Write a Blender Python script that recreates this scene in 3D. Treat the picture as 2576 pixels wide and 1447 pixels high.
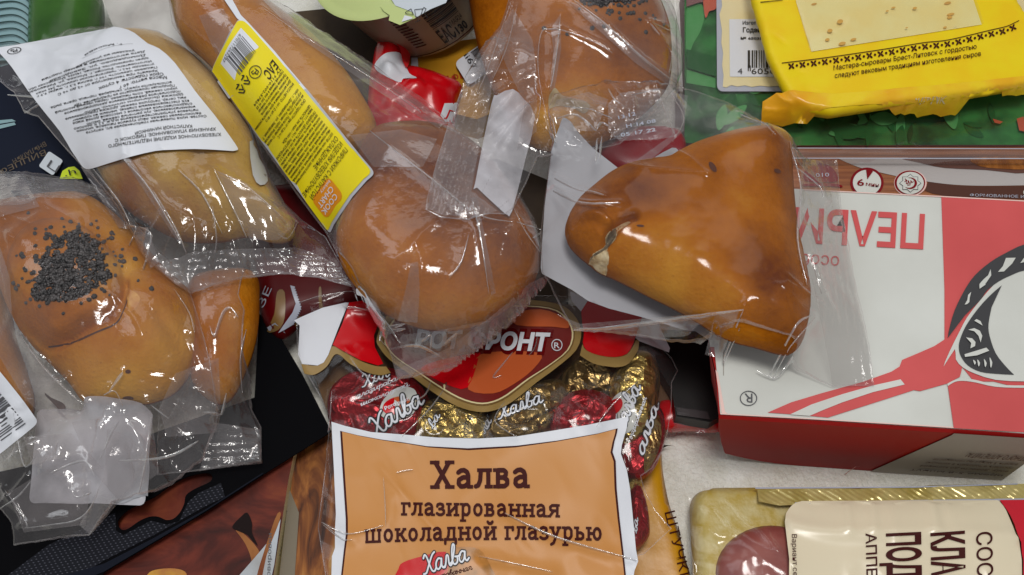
import bpy, bmesh, math, random
import numpy as np
from mathutils import Vector, geometry
random.seed(7); RNG = np.random.default_rng(7)
R = math.radians
for o in list(bpy.data.objects): bpy.data.objects.remove(o)
scn = bpy.context.scene
COL = scn.collection

# ------------------------------------------------------------------ camera
TILT, HFOV, DIST = R(25), R(45), 0.603
FWD = np.array([0, math.sin(TILT), -math.cos(TILT)]); UPV = np.array([0, math.cos(TILT), math.sin(TILT)])
CAMP = np.array([0, 0, 0.03]) - DIST * FWD
cd = bpy.data.cameras.new("camera"); cam = bpy.data.objects.new("camera", cd); COL.objects.link(cam)
cd.angle = HFOV; cd.clip_start = 0.01; cd.clip_end = 50
cam.location = CAMP; cam.rotation_euler = (TILT, 0, 0)
scn.camera = cam
# ------------------------------------------------------------------ light: dim room plus ceiling lamps
w = bpy.data.worlds.new("World"); scn.world = w; w.use_nodes = True
w.node_tree.nodes["Background"].inputs[0].default_value = (0.93, 0.96, 1.0, 1)
w.node_tree.nodes["Background"].inputs[1].default_value = 0.29
def lamp(name, loc, aim, sx, sy, power, col):
    l = bpy.data.lights.new(name, 'AREA'); l.shape = 'RECTANGLE'; l.size = sx; l.size_y = sy; l.energy = power; l.color = col
    o = bpy.data.objects.new(name, l); COL.objects.link(o); o.location = loc
    o.rotation_euler = (Vector(aim) - Vector(loc)).to_track_quat('-Z', 'Y').to_euler()
lamp("ceiling_lamp", (0.05, -0.10, 1.6), (0, 0, 0), 0.36, 0.36, 12.4, (1.0, 0.97, 0.93))
lamp("ceiling_panel", (-0.05, 1.25, 1.75), (0, 0, 0), 1.3, 0.7, 3.2, (1.0, 0.98, 0.95))
lamp("ceiling_panel", (-1.0, 0.5, 1.75), (0, 0, 0), 0.6, 1.3, 5.0, (0.92, 0.96, 1.0))
scn.view_settings.view_transform = 'Standard'; scn.view_settings.look = 'None'
scn.view_settings.exposure = -0.10; scn.view_settings.gamma = 1.0
scn.render.engine = 'CYCLES'
scn.cycles.transparent_max_bounces = 40; scn.cycles.max_bounces = 10; scn.cycles.caustics_reflective = False
scn.cycles.caustics_refractive = False; scn.cycles.sample_clamp_indirect = 4.0

# ------------------------------------------------------------------ measuring: a point of the photo at a known height -> the place
TH = math.tan(HFOV / 2)
def P(px, z):
    px = np.atleast_2d(np.asarray(px, float)); z = np.broadcast_to(np.asarray(z, float), (len(px),))
    dx = (px[:, 0] - 1288) / 1288 * TH; dy = (723.5 - px[:, 1]) / 1288 * TH
    d = FWD[None] + dx[:, None] * np.array([1, 0, 0])[None] + dy[:, None] * UPV[None]
    s = (z - CAMP[2]) / d[:, 2]
    q = CAMP[None] + s[:, None] * d
    return q[:, :2]
K0X, K0Y = [0, 636.7, 1273.4, 1912.8], [0, 358.1, 716.3, 1075.1]
def k(c, r, pts): return [(K0X[c] + x / 3.884, K0Y[r] + y / 3.884) for x, y in pts]

# ------------------------------------------------------------------ height fields
G = 0.0008; X0, Y0, NX, NY = -0.36, -0.21, 900, 620
TOP = np.zeros((NY, NX))
class Surf:
    def __init__(s, j0, i0, Z, mask=None): s.j0, s.i0, s.Z, s.mask = j0, i0, Z, mask
    def sample(s, xy):
        u = (xy[:, 0] - X0) / G - s.i0; v = (xy[:, 1] - Y0) / G - s.j0
        H, W = s.Z.shape
        u = np.clip(u, 0, W - 1.001); v = np.clip(v, 0, H - 1.001)
        a = u.astype(int); b = v.astype(int); fu = u - a; fv = v - b
        Z = s.Z
        return Z[b, a] * (1 - fu) * (1 - fv) + Z[b, a + 1] * fu * (1 - fv) + Z[b + 1, a] * (1 - fu) * fv + Z[b + 1, a + 1] * fu * fv
class Flat:
    def __init__(s, z): s.z = z; s.mask = None
    def sample(s, xy): return np.full(len(xy), s.z)
class Tilted:
    """plane through (px,py,z) triples"""
    def __init__(s, pts):
        A = []; b = []
        for x, y, z in pts:
            q = P([(x, y)], z)[0]; A.append([q[0], q[1], 1]); b.append(z)
        s.c = np.linalg.lstsq(np.array(A), np.array(b), rcond=None)[0]; s.mask = None
    def sample(s, xy): return xy[:, 0] * s.c[0] + xy[:, 1] * s.c[1] + s.c[2]
class TopSurf(Surf):
    def __init__(s): s.j0 = 0; s.i0 = 0; s.Z = TOP; s.mask = None
def proj(px, surf, off=0.0):
    px = np.atleast_2d(np.asarray(px, float)); z = np.full(len(px), 0.04)
    for it in range(10):
        xy = P(px, z); z = 0.35 * z + 0.65 * (surf.sample(xy) + off)
    xy = P(px, z)
    return np.column_stack([xy, surf.sample(xy) + off])
def window(xy, pad=3):
    i0 = max(0, int((xy[:, 0].min() - X0) / G) - pad); i1 = min(NX - 1, int((xy[:, 0].max() - X0) / G) + pad + 1)
    j0 = max(0, int((xy[:, 1].min() - Y0) / G) - pad); j1 = min(NY - 1, int((xy[:, 1].max() - Y0) / G) + pad + 1)
    xs = X0 + G * np.arange(i0, i1); ys = Y0 + G * np.arange(j0, j1)
    return j0, j1, i0, i1, *np.meshgrid(xs, ys)
def inside(X, Y, poly):
    m = np.zeros(X.shape, bool); n = len(poly)
    for a in range(n):
        x1, y1 = poly[a]; x2, y2 = poly[(a + 1) % n]
        if y1 == y2: continue
        c = (Y < y1) != (Y < y2)
        m ^= c & (X < (x2 - x1) * (Y - y1) / (y2 - y1) + x1)
    return m
def pdist(X, Y, line, closed=False):
    D = np.full(X.shape, 1e9); n = len(line)
    for a in range(n if closed else n - 1):
        x1, y1 = line[a]; x2, y2 = line[(a + 1) % n]
        dx, dy = x2 - x1, y2 - y1; L = dx * dx + dy * dy + 1e-15
        t = np.clip(((X - x1) * dx + (Y - y1) * dy) / L, 0, 1)
        D = np.minimum(D, (X - x1 - t * dx) ** 2 + (Y - y1 - t * dy) ** 2)
    return np.sqrt(D)
def blur(A, n):
    for _ in range(n):
        B = np.pad(A, 1, mode='edge')
        A = (B[1:-1, 1:-1] * 4 + B[:-2, 1:-1] + B[2:, 1:-1] + B[1:-1, :-2] + B[1:-1, 2:]) / 8
    return A
def noise(X, Y, wl, seed, ang=0.0, stretch=1.0):
    """smooth value noise in about -1..1, wavelength wl metres, stretched along angle ang"""
    rg = np.random.default_rng(seed); T = rg.uniform(-1, 1, (64, 64))
    c, s_ = math.cos(ang), math.sin(ang)
    u = (X * c + Y * s_) / (wl * stretch) + 20.3; v = (-X * s_ + Y * c) / wl + 20.7
    a = np.floor(u).astype(int); b = np.floor(v).astype(int); fu = u - a; fv = v - b
    fu = fu * fu * (3 - 2 * fu); fv = fv * fv * (3 - 2 * fv)
    g = lambda i, j: T[j % 64, i % 64]
    return g(a, b) * (1 - fu) * (1 - fv) + g(a + 1, b) * fu * (1 - fv) + g(a, b + 1) * (1 - fu) * fv + g(a + 1, b + 1) * fu * fv
def ridged(X, Y, wl, seed, ang=0, stretch=1.0): return 1 - np.abs(noise(X, Y, wl, seed, ang, stretch)) * 2
def sm(pts, n=5, closed=True):
    p = np.asarray(pts, float); N = len(p); out = []
    rng = range(N if closed else N - 1)
    for i in rng:
        p0, p1, p2, p3 = (p[(i - 1) % N], p[i], p[(i + 1) % N], p[(i + 2) % N]) if closed else (p[max(i - 1, 0)], p[i], p[i + 1], p[min(i + 2, N - 1)])
        for q in range(n):
            t = q / n
            out.append(0.5 * ((2 * p1) + (p2 - p0) * t + (2 * p0 - 5 * p1 + 4 * p2 - p3) * t * t + (3 * p1 - p0 - 3 * p2 + p3) * t ** 3))
    if not closed: out.append(p[-1])
    return np.array(out)
def dens(pts, step=8.0, closed=True):
    p = np.asarray(pts, float); out = []; N = len(p)
    for i in range(N if closed else N - 1):
        a, b = p[i], p[(i + 1) % N]; m = max(1, int(np.hypot(*(b - a)) / step))
        for q in range(m): out.append(a + (b - a) * q / m)
    if not closed: out.append(p[-1])
    return np.array(out)
def zig(p0, p1, n, amp):
    p0, p1 = np.array(p0, float), np.array(p1, float); d = p1 - p0; nn = np.array([d[1], -d[0]]) / np.hypot(*d); out = []
    for i in range(n):
        out.append(p0 + d * i / n); out.append(p0 + d * (i + .5) / n + nn * amp)
    return [tuple(q) for q in out] + [tuple(p1)]
def rrect(c, ux, uy, r=0.2, n=4):
    """rounded parallelogram px: corner c, edge vectors ux, uy, r as share of the shorter edge"""
    c, ux, uy = (np.array(v, float) for v in (c, ux, uy)); lx, ly = np.hypot(*ux), np.hypot(*uy); rr = r * min(lx, ly); a, b = rr / lx, rr / ly; out = []
    for (cx, cy, t0) in ((a, b, 180), (1 - a, b, 270), (1 - a, 1 - b, 0), (a, 1 - b, 90)):
        for q in range(n + 1):
            t = R(t0 + 90 * q / n); out.append(c + ux * (cx + a * math.cos(t)) + uy * (cy + b * math.sin(t)))
    return np.array(out)
def ell(cx, cy, rx, ry, n=32, rot=0, a0=0, a1=360):
    t = np.radians(np.linspace(a0, a1, n, endpoint=(a1 - a0) < 360)); c, s_ = math.cos(R(rot)), math.sin(R(rot))
    x, y = rx * np.cos(t), ry * np.sin(t)
    return np.column_stack([cx + x * c - y * s_, cy + x * s_ + y * c])

# ------------------------------------------------------------------ objects
WL = {}
def tag(o, label=None, cat=None, group=None, kind=None):
    for kk, v in (('label', label), ('category', cat), ('group', group), ('kind', kind)):
        if v: o[kk] = v
    return o
def T(name, label, cat, at, group=None):
    """a thing: an Empty at its base; at = (px, py, z)"""
    o = bpy.data.objects.new(name, None); COL.objects.link(o)
    q = P([at[:2]], at[2])[0]; o.location = (q[0], q[1], at[2]); o.empty_display_size = 0.01
    WL[o.name] = Vector(o.location)
    return tag(o, label, cat, group)
def mk(name, V, F, mat, parent=None, smooth=True, colors=None):
    V = np.asarray(V, float)
    if parent is not None: org = WL[parent.name]
    else: org = Vector((V[:, 0].mean(), V[:, 1].mean(), V[:, 2].min()))
    me = bpy.data.meshes.new(name); me.from_pydata((V - np.array(org)).tolist(), [], [list(f) for f in F]); me.update()
    if smooth: me.polygons.foreach_set('use_smooth', [True] * len(me.polygons))
    if colors is not None:
        at = me.color_attributes.new('tone', 'FLOAT_COLOR', 'POINT'); c = np.ones((len(V), 4)); c[:, :3] = colors[:, None] if colors.ndim == 1 else colors
        at.data.foreach_set('color', c.ravel())
    if mat: me.materials.append(mat)
    o = bpy.data.objects.new(name, me); COL.objects.link(o)
    if parent is not None: o.parent = parent; WL[o.name] = org.copy()
    else: o.location = org; WL[o.name] = org
    return o
def tri(outline, inner=None, holes=()):
    """CDT of an outline (N,2) with inner points -> verts2d, tris"""
    loops = [np.asarray(outline)] + [np.asarray(h) for h in holes]
    vs = []; es = []
    for L in loops:
        b = len(vs); vs += [Vector(p) for p in L]; es += [(b + i, b + (i + 1) % len(L)) for i in range(len(L))]
    if inner is not None and len(inner): vs += [Vector(p) for p in inner]
    n0 = len(loops[0])
    res = geometry.delaunay_2d_cdt(vs, es, [], 0, 1e-8)
    V = np.array([tuple(v) for v in res[0]]); F = np.array([f for f in res[2] if len(f) == 3])
    c = V[F].mean(1); m = inside(c[:, 0], c[:, 1], loops[0])
    for h in loops[1:]: m &= ~inside(c[:, 0], c[:, 1], h)
    F = F[m]
    # face up
    a, b, d = V[F[:, 0]], V[F[:, 1]], V[F[:, 2]]
    cr = (b[:, 0] - a[:, 0]) * (d[:, 1] - a[:, 1]) - (b[:, 1] - a[:, 1]) * (d[:, 0] - a[:, 0])
    F[cr < 0] = F[cr < 0][:, ::-1]
    F = F[np.abs(cr) > 1e-13]
    return V, F
def sheet2(poly, step, holes=()):
    j0, j1, i0, i1, X, Y = window(poly)
    sl = (slice(None, None, step), slice(None, None, step)); X, Y = X[sl], Y[sl]
    m = inside(X, Y, poly)
    x, y = X[m], Y[m]
    d = pdist(x, y, poly, True)
    for h in holes: d = np.minimum(d, np.where(inside(x, y, h), 0, pdist(x, y, h, True)))
    q = d > 0.5 * step * G
    return tri(poly, np.column_stack([x[q], y[q]]), holes)
def decal(name, outlines, surf, mat, parent=None, off=0.0003, step=None):
    if len(outlines) and np.ndim(outlines[0]) == 2 and 1 < len(outlines) <= 14:
        return [decal1(name, q, surf, mat, parent, off + .00012 * i, step) for i, q in enumerate(outlines)]
    return decal1(name, outlines, surf, mat, parent, off, step)
def decal1(name, outlines, surf, mat, parent=None, off=0.0003, step=None):
    """flat print or paper lying on a surface; outlines: one px outline or a list of them"""
    if len(outlines) and np.ndim(outlines[0]) == 1: outlines = [outlines]
    VV = []; FF = []; n = 0
    for ol in outlines:
        w3 = proj(ol, surf, off); poly = w3[:, :2]
        V, F = sheet2(poly, step) if step else tri(poly)
        z = surf.sample(V) + off
        VV.append(np.column_stack([V, z])); FF.append(F + n); n += len(V)
    return mk(name, np.vstack(VV), np.vstack(FF), mat, parent)
def slab(name, outline_px, ztop, thick, mat, parent=None, side_mat=None, side_name='side', holes=()):
    """a box or card: top face at height ztop (number or surface) and its walls down by thick, one mesh (or walls as a part)"""
    surf = ztop if hasattr(ztop, 'sample') else Flat(ztop)
    w3 = proj(outline_px, surf); poly = w3[:, :2]
    hs = [proj(h, surf)[:, :2] for h in holes]
    V, F = tri(poly, None, hs); z = surf.sample(V)
    V3 = np.column_stack([V, z]); F = [list(f) for f in F]
    SV = []; SF = []
    for L in [poly] + hs:
        n = len(L); zz = surf.sample(L); b = len(SV)
        SV += [(x, y, q) for (x, y), q in zip(L, zz)] + [(x, y, q - thick) for (x, y), q in zip(L, zz)]
        SF += [[b + i, b + (i + 1) % n, b + n + (i + 1) % n, b + n + i] for i in range(n)]
    if side_mat is None:
        b = len(V3); o = mk(name, np.vstack([V3, np.array(SV)]), F + [[i + b for i in f] for f in SF], mat, parent, smooth=False)
    else:
        o = mk(name, V3, F, mat, parent, smooth=False)
        mk(side_name, SV, SF, side_mat, parent if parent is not None else o, smooth=False)
    j0, j1, i0, i1, X, Y = window(poly); m = inside(X, Y, poly)
    for h in hs: m &= ~inside(X, Y, h)
    zz = surf.sample(np.column_stack([X.ravel(), Y.ravel()])).reshape(X.shape)
    t = TOP[j0:j1, i0:i1]; t[m] = np.maximum(t[m], zz[m])
    return o
def dome(outline_px, zeq, h, prof=0.6, blurn=25, creases=(), bumps=(), lumps=0.0008, seed=1, pw=0.5, lobes=(), rid=None):
    """height field of a rounded body with the given outline at its widest height zeq"""
    poly = P(outline_px, zeq)
    j0, j1, i0, i1, X, Y = window(poly)
    m = inside(X, Y, poly); d = np.where(m, pdist(X, Y, poly, True), 0); Rm = d.max() * prof
    t = np.clip(d / Rm, 0, 1); q = 1 - (1 - t) ** 2
    q = blur(q, blurn) * m
    e = np.clip(d / 0.004, 0, 1); q = q * e + (1 - (1 - t) ** 2) * (1 - e)
    z = h * np.power(np.clip(q, 0, 1), pw)
    f = np.clip(d / 0.012, 0, 1)
    z = z + f * (lumps * noise(X, Y, 0.022, seed) + 0.35 * lumps * noise(X, Y, 0.009, seed + 1))
    for pts, dep, wd in creases:
        L = P(sm(pts, 5, False), zeq + h * .7); dd = pdist(X, Y, L); z = z - f * dep * np.exp(-(dd / wd) ** 2)
    if rid: z = z + f * rid[0] * (np.abs(noise(X, Y, rid[1], rid[2], .7, 2.0)) + .5 * np.abs(noise(X, Y, rid[1] * .5, rid[2] + 1, 2.1, 2.0)) - .3)
    for pts, hh, wd in lobes:
        L = P(sm(pts, 4), zeq + h * .7); ins = inside(X, Y, L); dl = pdist(X, Y, L, True); tt_ = np.clip(dl / wd, 0, 1); z = z + f * ins * hh * np.sqrt(np.clip(1 - (1 - tt_) ** 2, 0, 1))
    for bx, by, br, bh in bumps:
        c = P([(bx, by)], zeq + h * .7)[0]; rr = np.hypot(X - c[0], Y - c[1]) / br; z = z + f * bh * np.exp(-rr ** 2)
    return poly, Surf(j0, i0, zeq + z * m, m), (X, Y, m, d)
def raise_top(s):
    H, W = s.Z.shape; t = TOP[s.j0:s.j0 + H, s.i0:s.i0 + W]; t[s.mask] = np.maximum(t[s.mask], s.Z[s.mask])
def body(name, outline_px, zeq, h, under, mat, parent=None, tone=None, step=1, **kw):
    """a closed solid: dome above, shallower belly below"""
    poly, s, (X, Y, m, d) = dome(outline_px, zeq, h, **kw)
    V, F = sheet2(poly, step); z = s.sample(V); n0 = len(poly)
    dv = pdist(V[:, 0], V[:, 1], poly, True); z[dv < 1e-6] = zeq
    dm = dv.max(); zb = zeq - under * np.sqrt(np.clip(1 - (1 - np.clip(dv / (dm * .5), 0, 1)) ** 2, 0, 1))
    edge = dv < 1e-6
    V2 = np.column_stack([V, zb]); n = len(V)
    idx = np.arange(n) + n; idx[edge] = np.arange(n)[edge]
    F2 = idx[F][:, ::-1]
    col = None
    if tone is not None:
        c = tone(V[:, 0], V[:, 1], dv); col = np.concatenate([c, np.zeros(n)])
    o = mk(name, np.vstack([np.column_stack([V, z]), V2]), np.vstack([F, F2]), mat, parent, colors=col)
    raise_top(s)
    return o, s
def foldglints(lines, s, parent, off=0.0):  # pale glossy ridges that stand in for highlights along film creases
    for pts in lines:
        L = proj(sm(pts, 6, False) if len(pts) > 2 else dens(pts, 12, False), s)[:, :2]; n = len(L)
        if n < 4: continue
        tg = np.gradient(L, axis=0); nn_ = np.column_stack([-tg[:, 1], tg[:, 0]]) / (np.hypot(tg[:, 0], tg[:, 1])[:, None] + 1e-9); hw = (.00022 + .00035 * random.random()) * np.sin(np.linspace(.12, 3.02, n)) ** .6
        VV = []
        for q, hq in ((-1, .0002), (-.5, .0007), (0, .0009), (.5, .0007), (1, .0002)):
            p_ = L + nn_ * (q * hw)[:, None]; VV.append(np.column_stack([p_, s.sample(p_) + hq + off]))
        mk('fold_line', np.vstack(VV), [[a_ * n + i, a_ * n + i + 1, (a_ + 1) * n + i + 1, (a_ + 1) * n + i] for a_ in range(4) for i in range(n - 1)], M['foldline'], parent)
def film(name, outline_px, base, mat, parent=None, creases=(), wr=(), gap=0.0006, step=1, iters=160, sag=1.0, edge=None, ew=.0005, crumple=(), loose=0.0, rays=()):
    """a sheet of clear film laid over whatever lies below, taut between its edges (edges at least at the height of 'base')"""
    bs = base if hasattr(base, 'sample') else Flat(base)
    w3 = proj(outline_px, bs); poly = w3[:, :2]
    j0, j1, i0, i1, X, Y = window(poly, 2)
    m = inside(X, Y, poly)
    S = TOP[j0:j1, i0:i1] + gap; bz = bs.sample(np.column_stack([X.ravel(), Y.ravel()])).reshape(X.shape)
    S = blur(S, 3); S = np.maximum(S, TOP[j0:j1, i0:i1] + gap)
    Z = np.where(m, S, np.maximum(S, bz))
    z4 = None
    # coarse pass
    q = 4; Zc = Z[::q, ::q].copy(); Sc = np.zeros_like(Zc)
    for a in range(q):
        for b in range(q):
            t = S[a::q, b::q]; Sc[:t.shape[0], :t.shape[1]] = np.maximum(Sc[:t.shape[0], :t.shape[1]], t)
    mc = m[::q, ::q]
    Zc = np.where(mc, np.maximum(Sc, bz[::q, ::q] * 0.5), Zc)
    for _ in range(260):
        B = np.pad(Zc, 1, mode='edge'); A = (B[:-2, 1:-1] + B[2:, 1:-1] + B[1:-1, :-2] + B[1:-1, 2:]) / 4
        Zc = np.where(mc, np.maximum(Sc, A * sag + Sc * (1 - sag)), Zc)
    up = Surf(0, 0, Zc)
    jj, ii = np.meshgrid(np.arange(X.shape[0]), np.arange(X.shape[1]), indexing='ij')
    u = np.clip(ii / q, 0, Zc.shape[1] - 1.001); v = np.clip(jj / q, 0, Zc.shape[0] - 1.001); a = u.astype(int); b = v.astype(int); fu = u - a; fv = v - b
    Zu = Zc[b, a] * (1 - fu) * (1 - fv) + Zc[b, a + 1] * fu * (1 - fv) + Zc[b + 1, a] * (1 - fu) * fv + Zc[b + 1, a + 1] * fu * fv
    Z = np.where(m, np.maximum(S, Zu), Z)
    for _ in range(iters):
        B = np.pad(Z, 1, mode='edge'); A = (B[:-2, 1:-1] + B[2:, 1:-1] + B[1:-1, :-2] + B[1:-1, 2:]) / 4
        Z = np.where(m, np.maximum(S, A), Z)
    Z = np.where(m, blur(Z, 6), Z)
    D = np.zeros_like(Z)
    for amp, wl, seed, ang, st, shp in wr:
        if shp == 'r': D += amp * np.clip(ridged(X, Y, wl, seed, ang, st), 0, 1) ** 2
        else: D += amp * noise(X, Y, wl, seed, ang, st)
    if loose:
        lw_ = np.clip((Z - S) / .004, 0, 1); lw_ = blur(lw_, 8); D *= .25 + .75 * lw_
        for q_ in (0, 1):
            wx = X + .004 * noise(X, Y, .02, 300 + q_); wy = Y + .004 * noise(X, Y, .02, 310 + q_)
            D += lw_ * loose * (np.abs(noise(wx, wy, .013 - .005 * q_, 320 + q_ + int(abs(Z.sum()) * 10) % 50, .6 + 1.3 * q_, 2.6)) - .15)
    for px_, py_, r_, amp, wl, sd_ in crumple:
        c = proj([(px_, py_)], Surf(j0, i0, Z))[0]; rr_ = r_ * .000194; wgt = np.exp(-(((X - c[0]) ** 2 + (Y - c[1]) ** 2) / rr_ ** 2) ** 2)
        rg = np.random.default_rng(sd_); n_ = max(6, int((2.6 * rr_ / wl) ** 2)); pt = c[:2] + rg.uniform(-1.3, 1.3, (n_, 2)) * rr_; hh = rg.uniform(0, amp, n_)
        res = geometry.delaunay_2d_cdt([Vector(q) for q in pt], [], [], 0, 1e-7); pv = np.array([tuple(v) for v in res[0]]); ids = [q[0] if q else 0 for q in res[3]]; hv = hh[ids]
        for f in res[2]:
            a_, b_, c_ = pv[f[0]], pv[f[1]], pv[f[2]]; lo_ = np.minimum(np.minimum(a_, b_), c_); hi_ = np.maximum(np.maximum(a_, b_), c_)
            ja, jb = max(0, int((lo_[1] - Y0) / G) - j0), int((hi_[1] - Y0) / G) - j0 + 2; ia, ib = max(0, int((lo_[0] - X0) / G) - i0), int((hi_[0] - X0) / G) - i0 + 2
            if jb <= ja or ib <= ia: continue
            xs_, ys_ = X[ja:jb, ia:ib], Y[ja:jb, ia:ib]
            if not xs_.size: continue
            de = (b_[1] - c_[1]) * (a_[0] - c_[0]) + (c_[0] - b_[0]) * (a_[1] - c_[1])
            if abs(de) < 1e-12: continue
            l1 = ((b_[1] - c_[1]) * (xs_ - c_[0]) + (c_[0] - b_[0]) * (ys_ - c_[1])) / de; l2 = ((c_[1] - a_[1]) * (xs_ - c_[0]) + (a_[0] - c_[0]) * (ys_ - c_[1])) / de; l3 = 1 - l1 - l2
            ok = (l1 >= 0) & (l2 >= 0) & (l3 > 0); D[ja:jb, ia:ib] += np.where(ok, (l1 * hv[f[0]] + l2 * hv[f[1]] + l3 * hv[f[2]]) * wgt[ja:jb, ia:ib], 0)
    for cx_, cy_, r0, r1, a0, a1, n_, amp in rays:
        rg = random.Random(int(cx_ + cy_ + n_))
        for _ in range(n_):
            an = R(rg.uniform(a0, a1)); ra, rb = rg.uniform(r0, r0 + .35 * (r1 - r0)), rg.uniform(r0 + .5 * (r1 - r0), r1); an2 = an + rg.uniform(-.16, .16)
            pts = [(cx_ + ra * math.cos(an), cy_ + ra * math.sin(an)), (cx_ + (ra + rb) / 2 * math.cos((an + an2) / 2 + rg.uniform(-.05, .05)), cy_ + (ra + rb) / 2 * math.sin((an + an2) / 2)), (cx_ + rb * math.cos(an2), cy_ + rb * math.sin(an2))]
            L = proj(sm(pts, 4, False), Surf(j0, i0, Z))[:, :2]; jb0, jb1 = int((L[:, 1].min() - .008 - Y0) / G) - j0, int((L[:, 1].max() + .008 - Y0) / G) - j0; ib0, ib1 = int((L[:, 0].min() - .008 - X0) / G) - i0, int((L[:, 0].max() + .008 - X0) / G) - i0
            sl_ = (slice(max(0, jb0), max(0, jb1)), slice(max(0, ib0), max(0, ib1)))
            if X[sl_].size: D[sl_] += amp * rg.uniform(.35, 1) * np.exp(-pdist(X[sl_], Y[sl_], L) / rg.uniform(.0009, .0022))
    mid = Surf(j0, i0, Z)
    for pts, amp, wd in creases:
        L = proj(sm(pts, 4, False) if len(pts) > 2 else pts, mid)[:, :2]
        dd = pdist(X, Y, L); D += amp * np.exp(-(dd / wd)) if wd > 0 else amp * np.exp(-(dd / -wd) ** 2)
    Z = np.where(m, np.maximum(Z + D, S), Z)
    s = Surf(j0, i0, Z, m)
    V, F = sheet2(poly, step)
    o = mk(name, np.column_stack([V, s.sample(V)]), F, mat, parent)
    if edge is not None:
        n = len(poly); nx = np.roll(poly, -1, 0) - np.roll(poly, 1, 0); nx = np.column_stack([-nx[:, 1], nx[:, 0]]) / (np.hypot(nx[:, 0], nx[:, 1])[:, None] + 1e-9)
        if inside(*(poly[:1] + nx[:1] * .0004).T, poly)[0] == False: nx = -nx
        p2 = poly + nx * ew; z1 = s.sample(poly); z2 = s.sample(p2)
        mk('cut_edge', np.vstack([np.column_stack([poly, z1 + .0002]), np.column_stack([(poly + p2) / 2, (z1 + z2) / 2 + .0005]), np.column_stack([p2, z2 + .0003])]),
           [[a_ * n + i, a_ * n + (i + 1) % n, (a_ + 1) * n + (i + 1) % n, (a_ + 1) * n + i] for i in range(n) for a_ in (0, 1)], edge, parent)
        foldglints([q for q, amp, wd in creases if wd > 0 and amp >= .0015], s, parent)
    raise_top(s)
    return o, s
def ribs(name, outline_px, surf, mat, parent, d0, d1, wl=0.0026, amp=0.0005, off=0.0005, seed=3):
    """ribbed heat-sealed strip; the ribs run from d0 to d1"""
    w3 = proj(outline_px, surf, off); poly = w3[:, :2]
    V, F = sheet2(poly, 1)
    a, b = P([d0, d1], 0.06); t = (b - a) / np.hypot(*(b - a)); nrm = np.array([-t[1], t[0]])
    ph = (V @ nrm) * 2 * math.pi / wl + 1.2 * noise(V[:, 0], V[:, 1], 0.012, seed)
    z = surf.sample(V) + off + amp * np.sin(ph) * (0.7 + .3 * noise(V[:, 0], V[:, 1], .006, seed + 2)) + 0.0003 * noise(V[:, 0], V[:, 1], 0.003, seed + 4)
    return mk(name, np.column_stack([V, z]), F, mat, parent)

# ------------------------------------------------------------------ lettering
_tc = {}
def glyphs(s, shear=0.0, bold=0.0, res=2):
    key = (s, shear, bold, res)
    if key not in _tc:
        c = bpy.data.curves.new('t', 'FONT'); c.body = s; c.resolution_u = res; c.shear = shear; c.offset = bold
        o = bpy.data.objects.new('t', c); me = bpy.data.meshes.new_from_object(o)
        V = np.array([v.co[:2] for v in me.vertices]).reshape(-1, 2); F = [list(p.vertices) for p in me.polygons]
        bpy.data.objects.remove(o); bpy.data.curves.remove(c); bpy.data.meshes.remove(me)
        V[:, 0] -= V[:, 0].min(); _tc[key] = (V, F, V[:, 0].max())
    return _tc[key]
def cut_long(V, F, L):
    bm = bmesh.new(); vs = [bm.verts.new((x, y, 0)) for x, y in V]
    for f in F:
        try: bm.faces.new([vs[i] for i in f])
        except ValueError: pass
    bmesh.ops.triangulate(bm, faces=bm.faces[:])
    for _ in range(3):
        e = [q for q in bm.edges if q.calc_length() > L]
        if not e: break
        bmesh.ops.subdivide_edges(bm, edges=e, cuts=1); bmesh.ops.triangulate(bm, faces=[f for f in bm.faces if len(f.verts) > 3])
    bm.verts.index_update()
    V = np.array([v.co[:2] for v in bm.verts]); F = [[v.index for v in f.verts] for f in bm.faces]; bm.free(); return V, F
def lettering(rows, surf, mat, parent, name='lettering', off=0.0006, sub=None):
    """rows: (text | (V,F,width,capheight), p0, p1, cap height px, dict)"""
    if 1 < len(rows) <= 3:
        return [lettering([r_], surf, mat, parent, name, off, sub) for r_ in rows]
    VV = []; FF = []; n = 0
    for row in rows:
        s, p0, p1, h = row[:4]; op = row[4] if len(row) > 4 else {}
        if isinstance(s, str):
            V, F, W = glyphs(s, op.get('shear', 0), op.get('bold', 0), op.get('res', 2)); cap = 0.727
        else: V, F, W, cap = s
        p0 = np.array(p0, float); p1 = np.array(p1, float); d = p1 - p0; up = np.array([d[1], -d[0]]) / np.hypot(*d) * h
        if 'up' in op: up = np.array(op['up'], float)
        if sub: V, F = cut_long(V, F, sub * W / np.hypot(*d))
        u = V[:, 0] / W; v = V[:, 1] / cap
        px = p0[None] + u[:, None] * d[None] + v[:, None] * up[None]
        if 'bow' in op: px = px + (4 * u * (1 - u))[:, None] * np.array(op['bow'], float)[None]
        if 'warp' in op: px = op['warp'](px)
        w3 = proj(px, surf, off)
        # keep the printed side up
        a, b, c = (w3[[f[i] for f in F]] for i in (0, 1, 2)); cr = (b[:, 0] - a[:, 0]) * (c[:, 1] - a[:, 1]) - (b[:, 1] - a[:, 1]) * (c[:, 0] - a[:, 0])
        F = [f[::-1] if q < 0 else f for f, q in zip(F, cr)]
        VV.append(w3); FF += [[i + n for i in f] for f in F]; n += len(w3)
    return mk(name, np.vstack(VV), FF, mat, parent, smooth=False)
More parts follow.
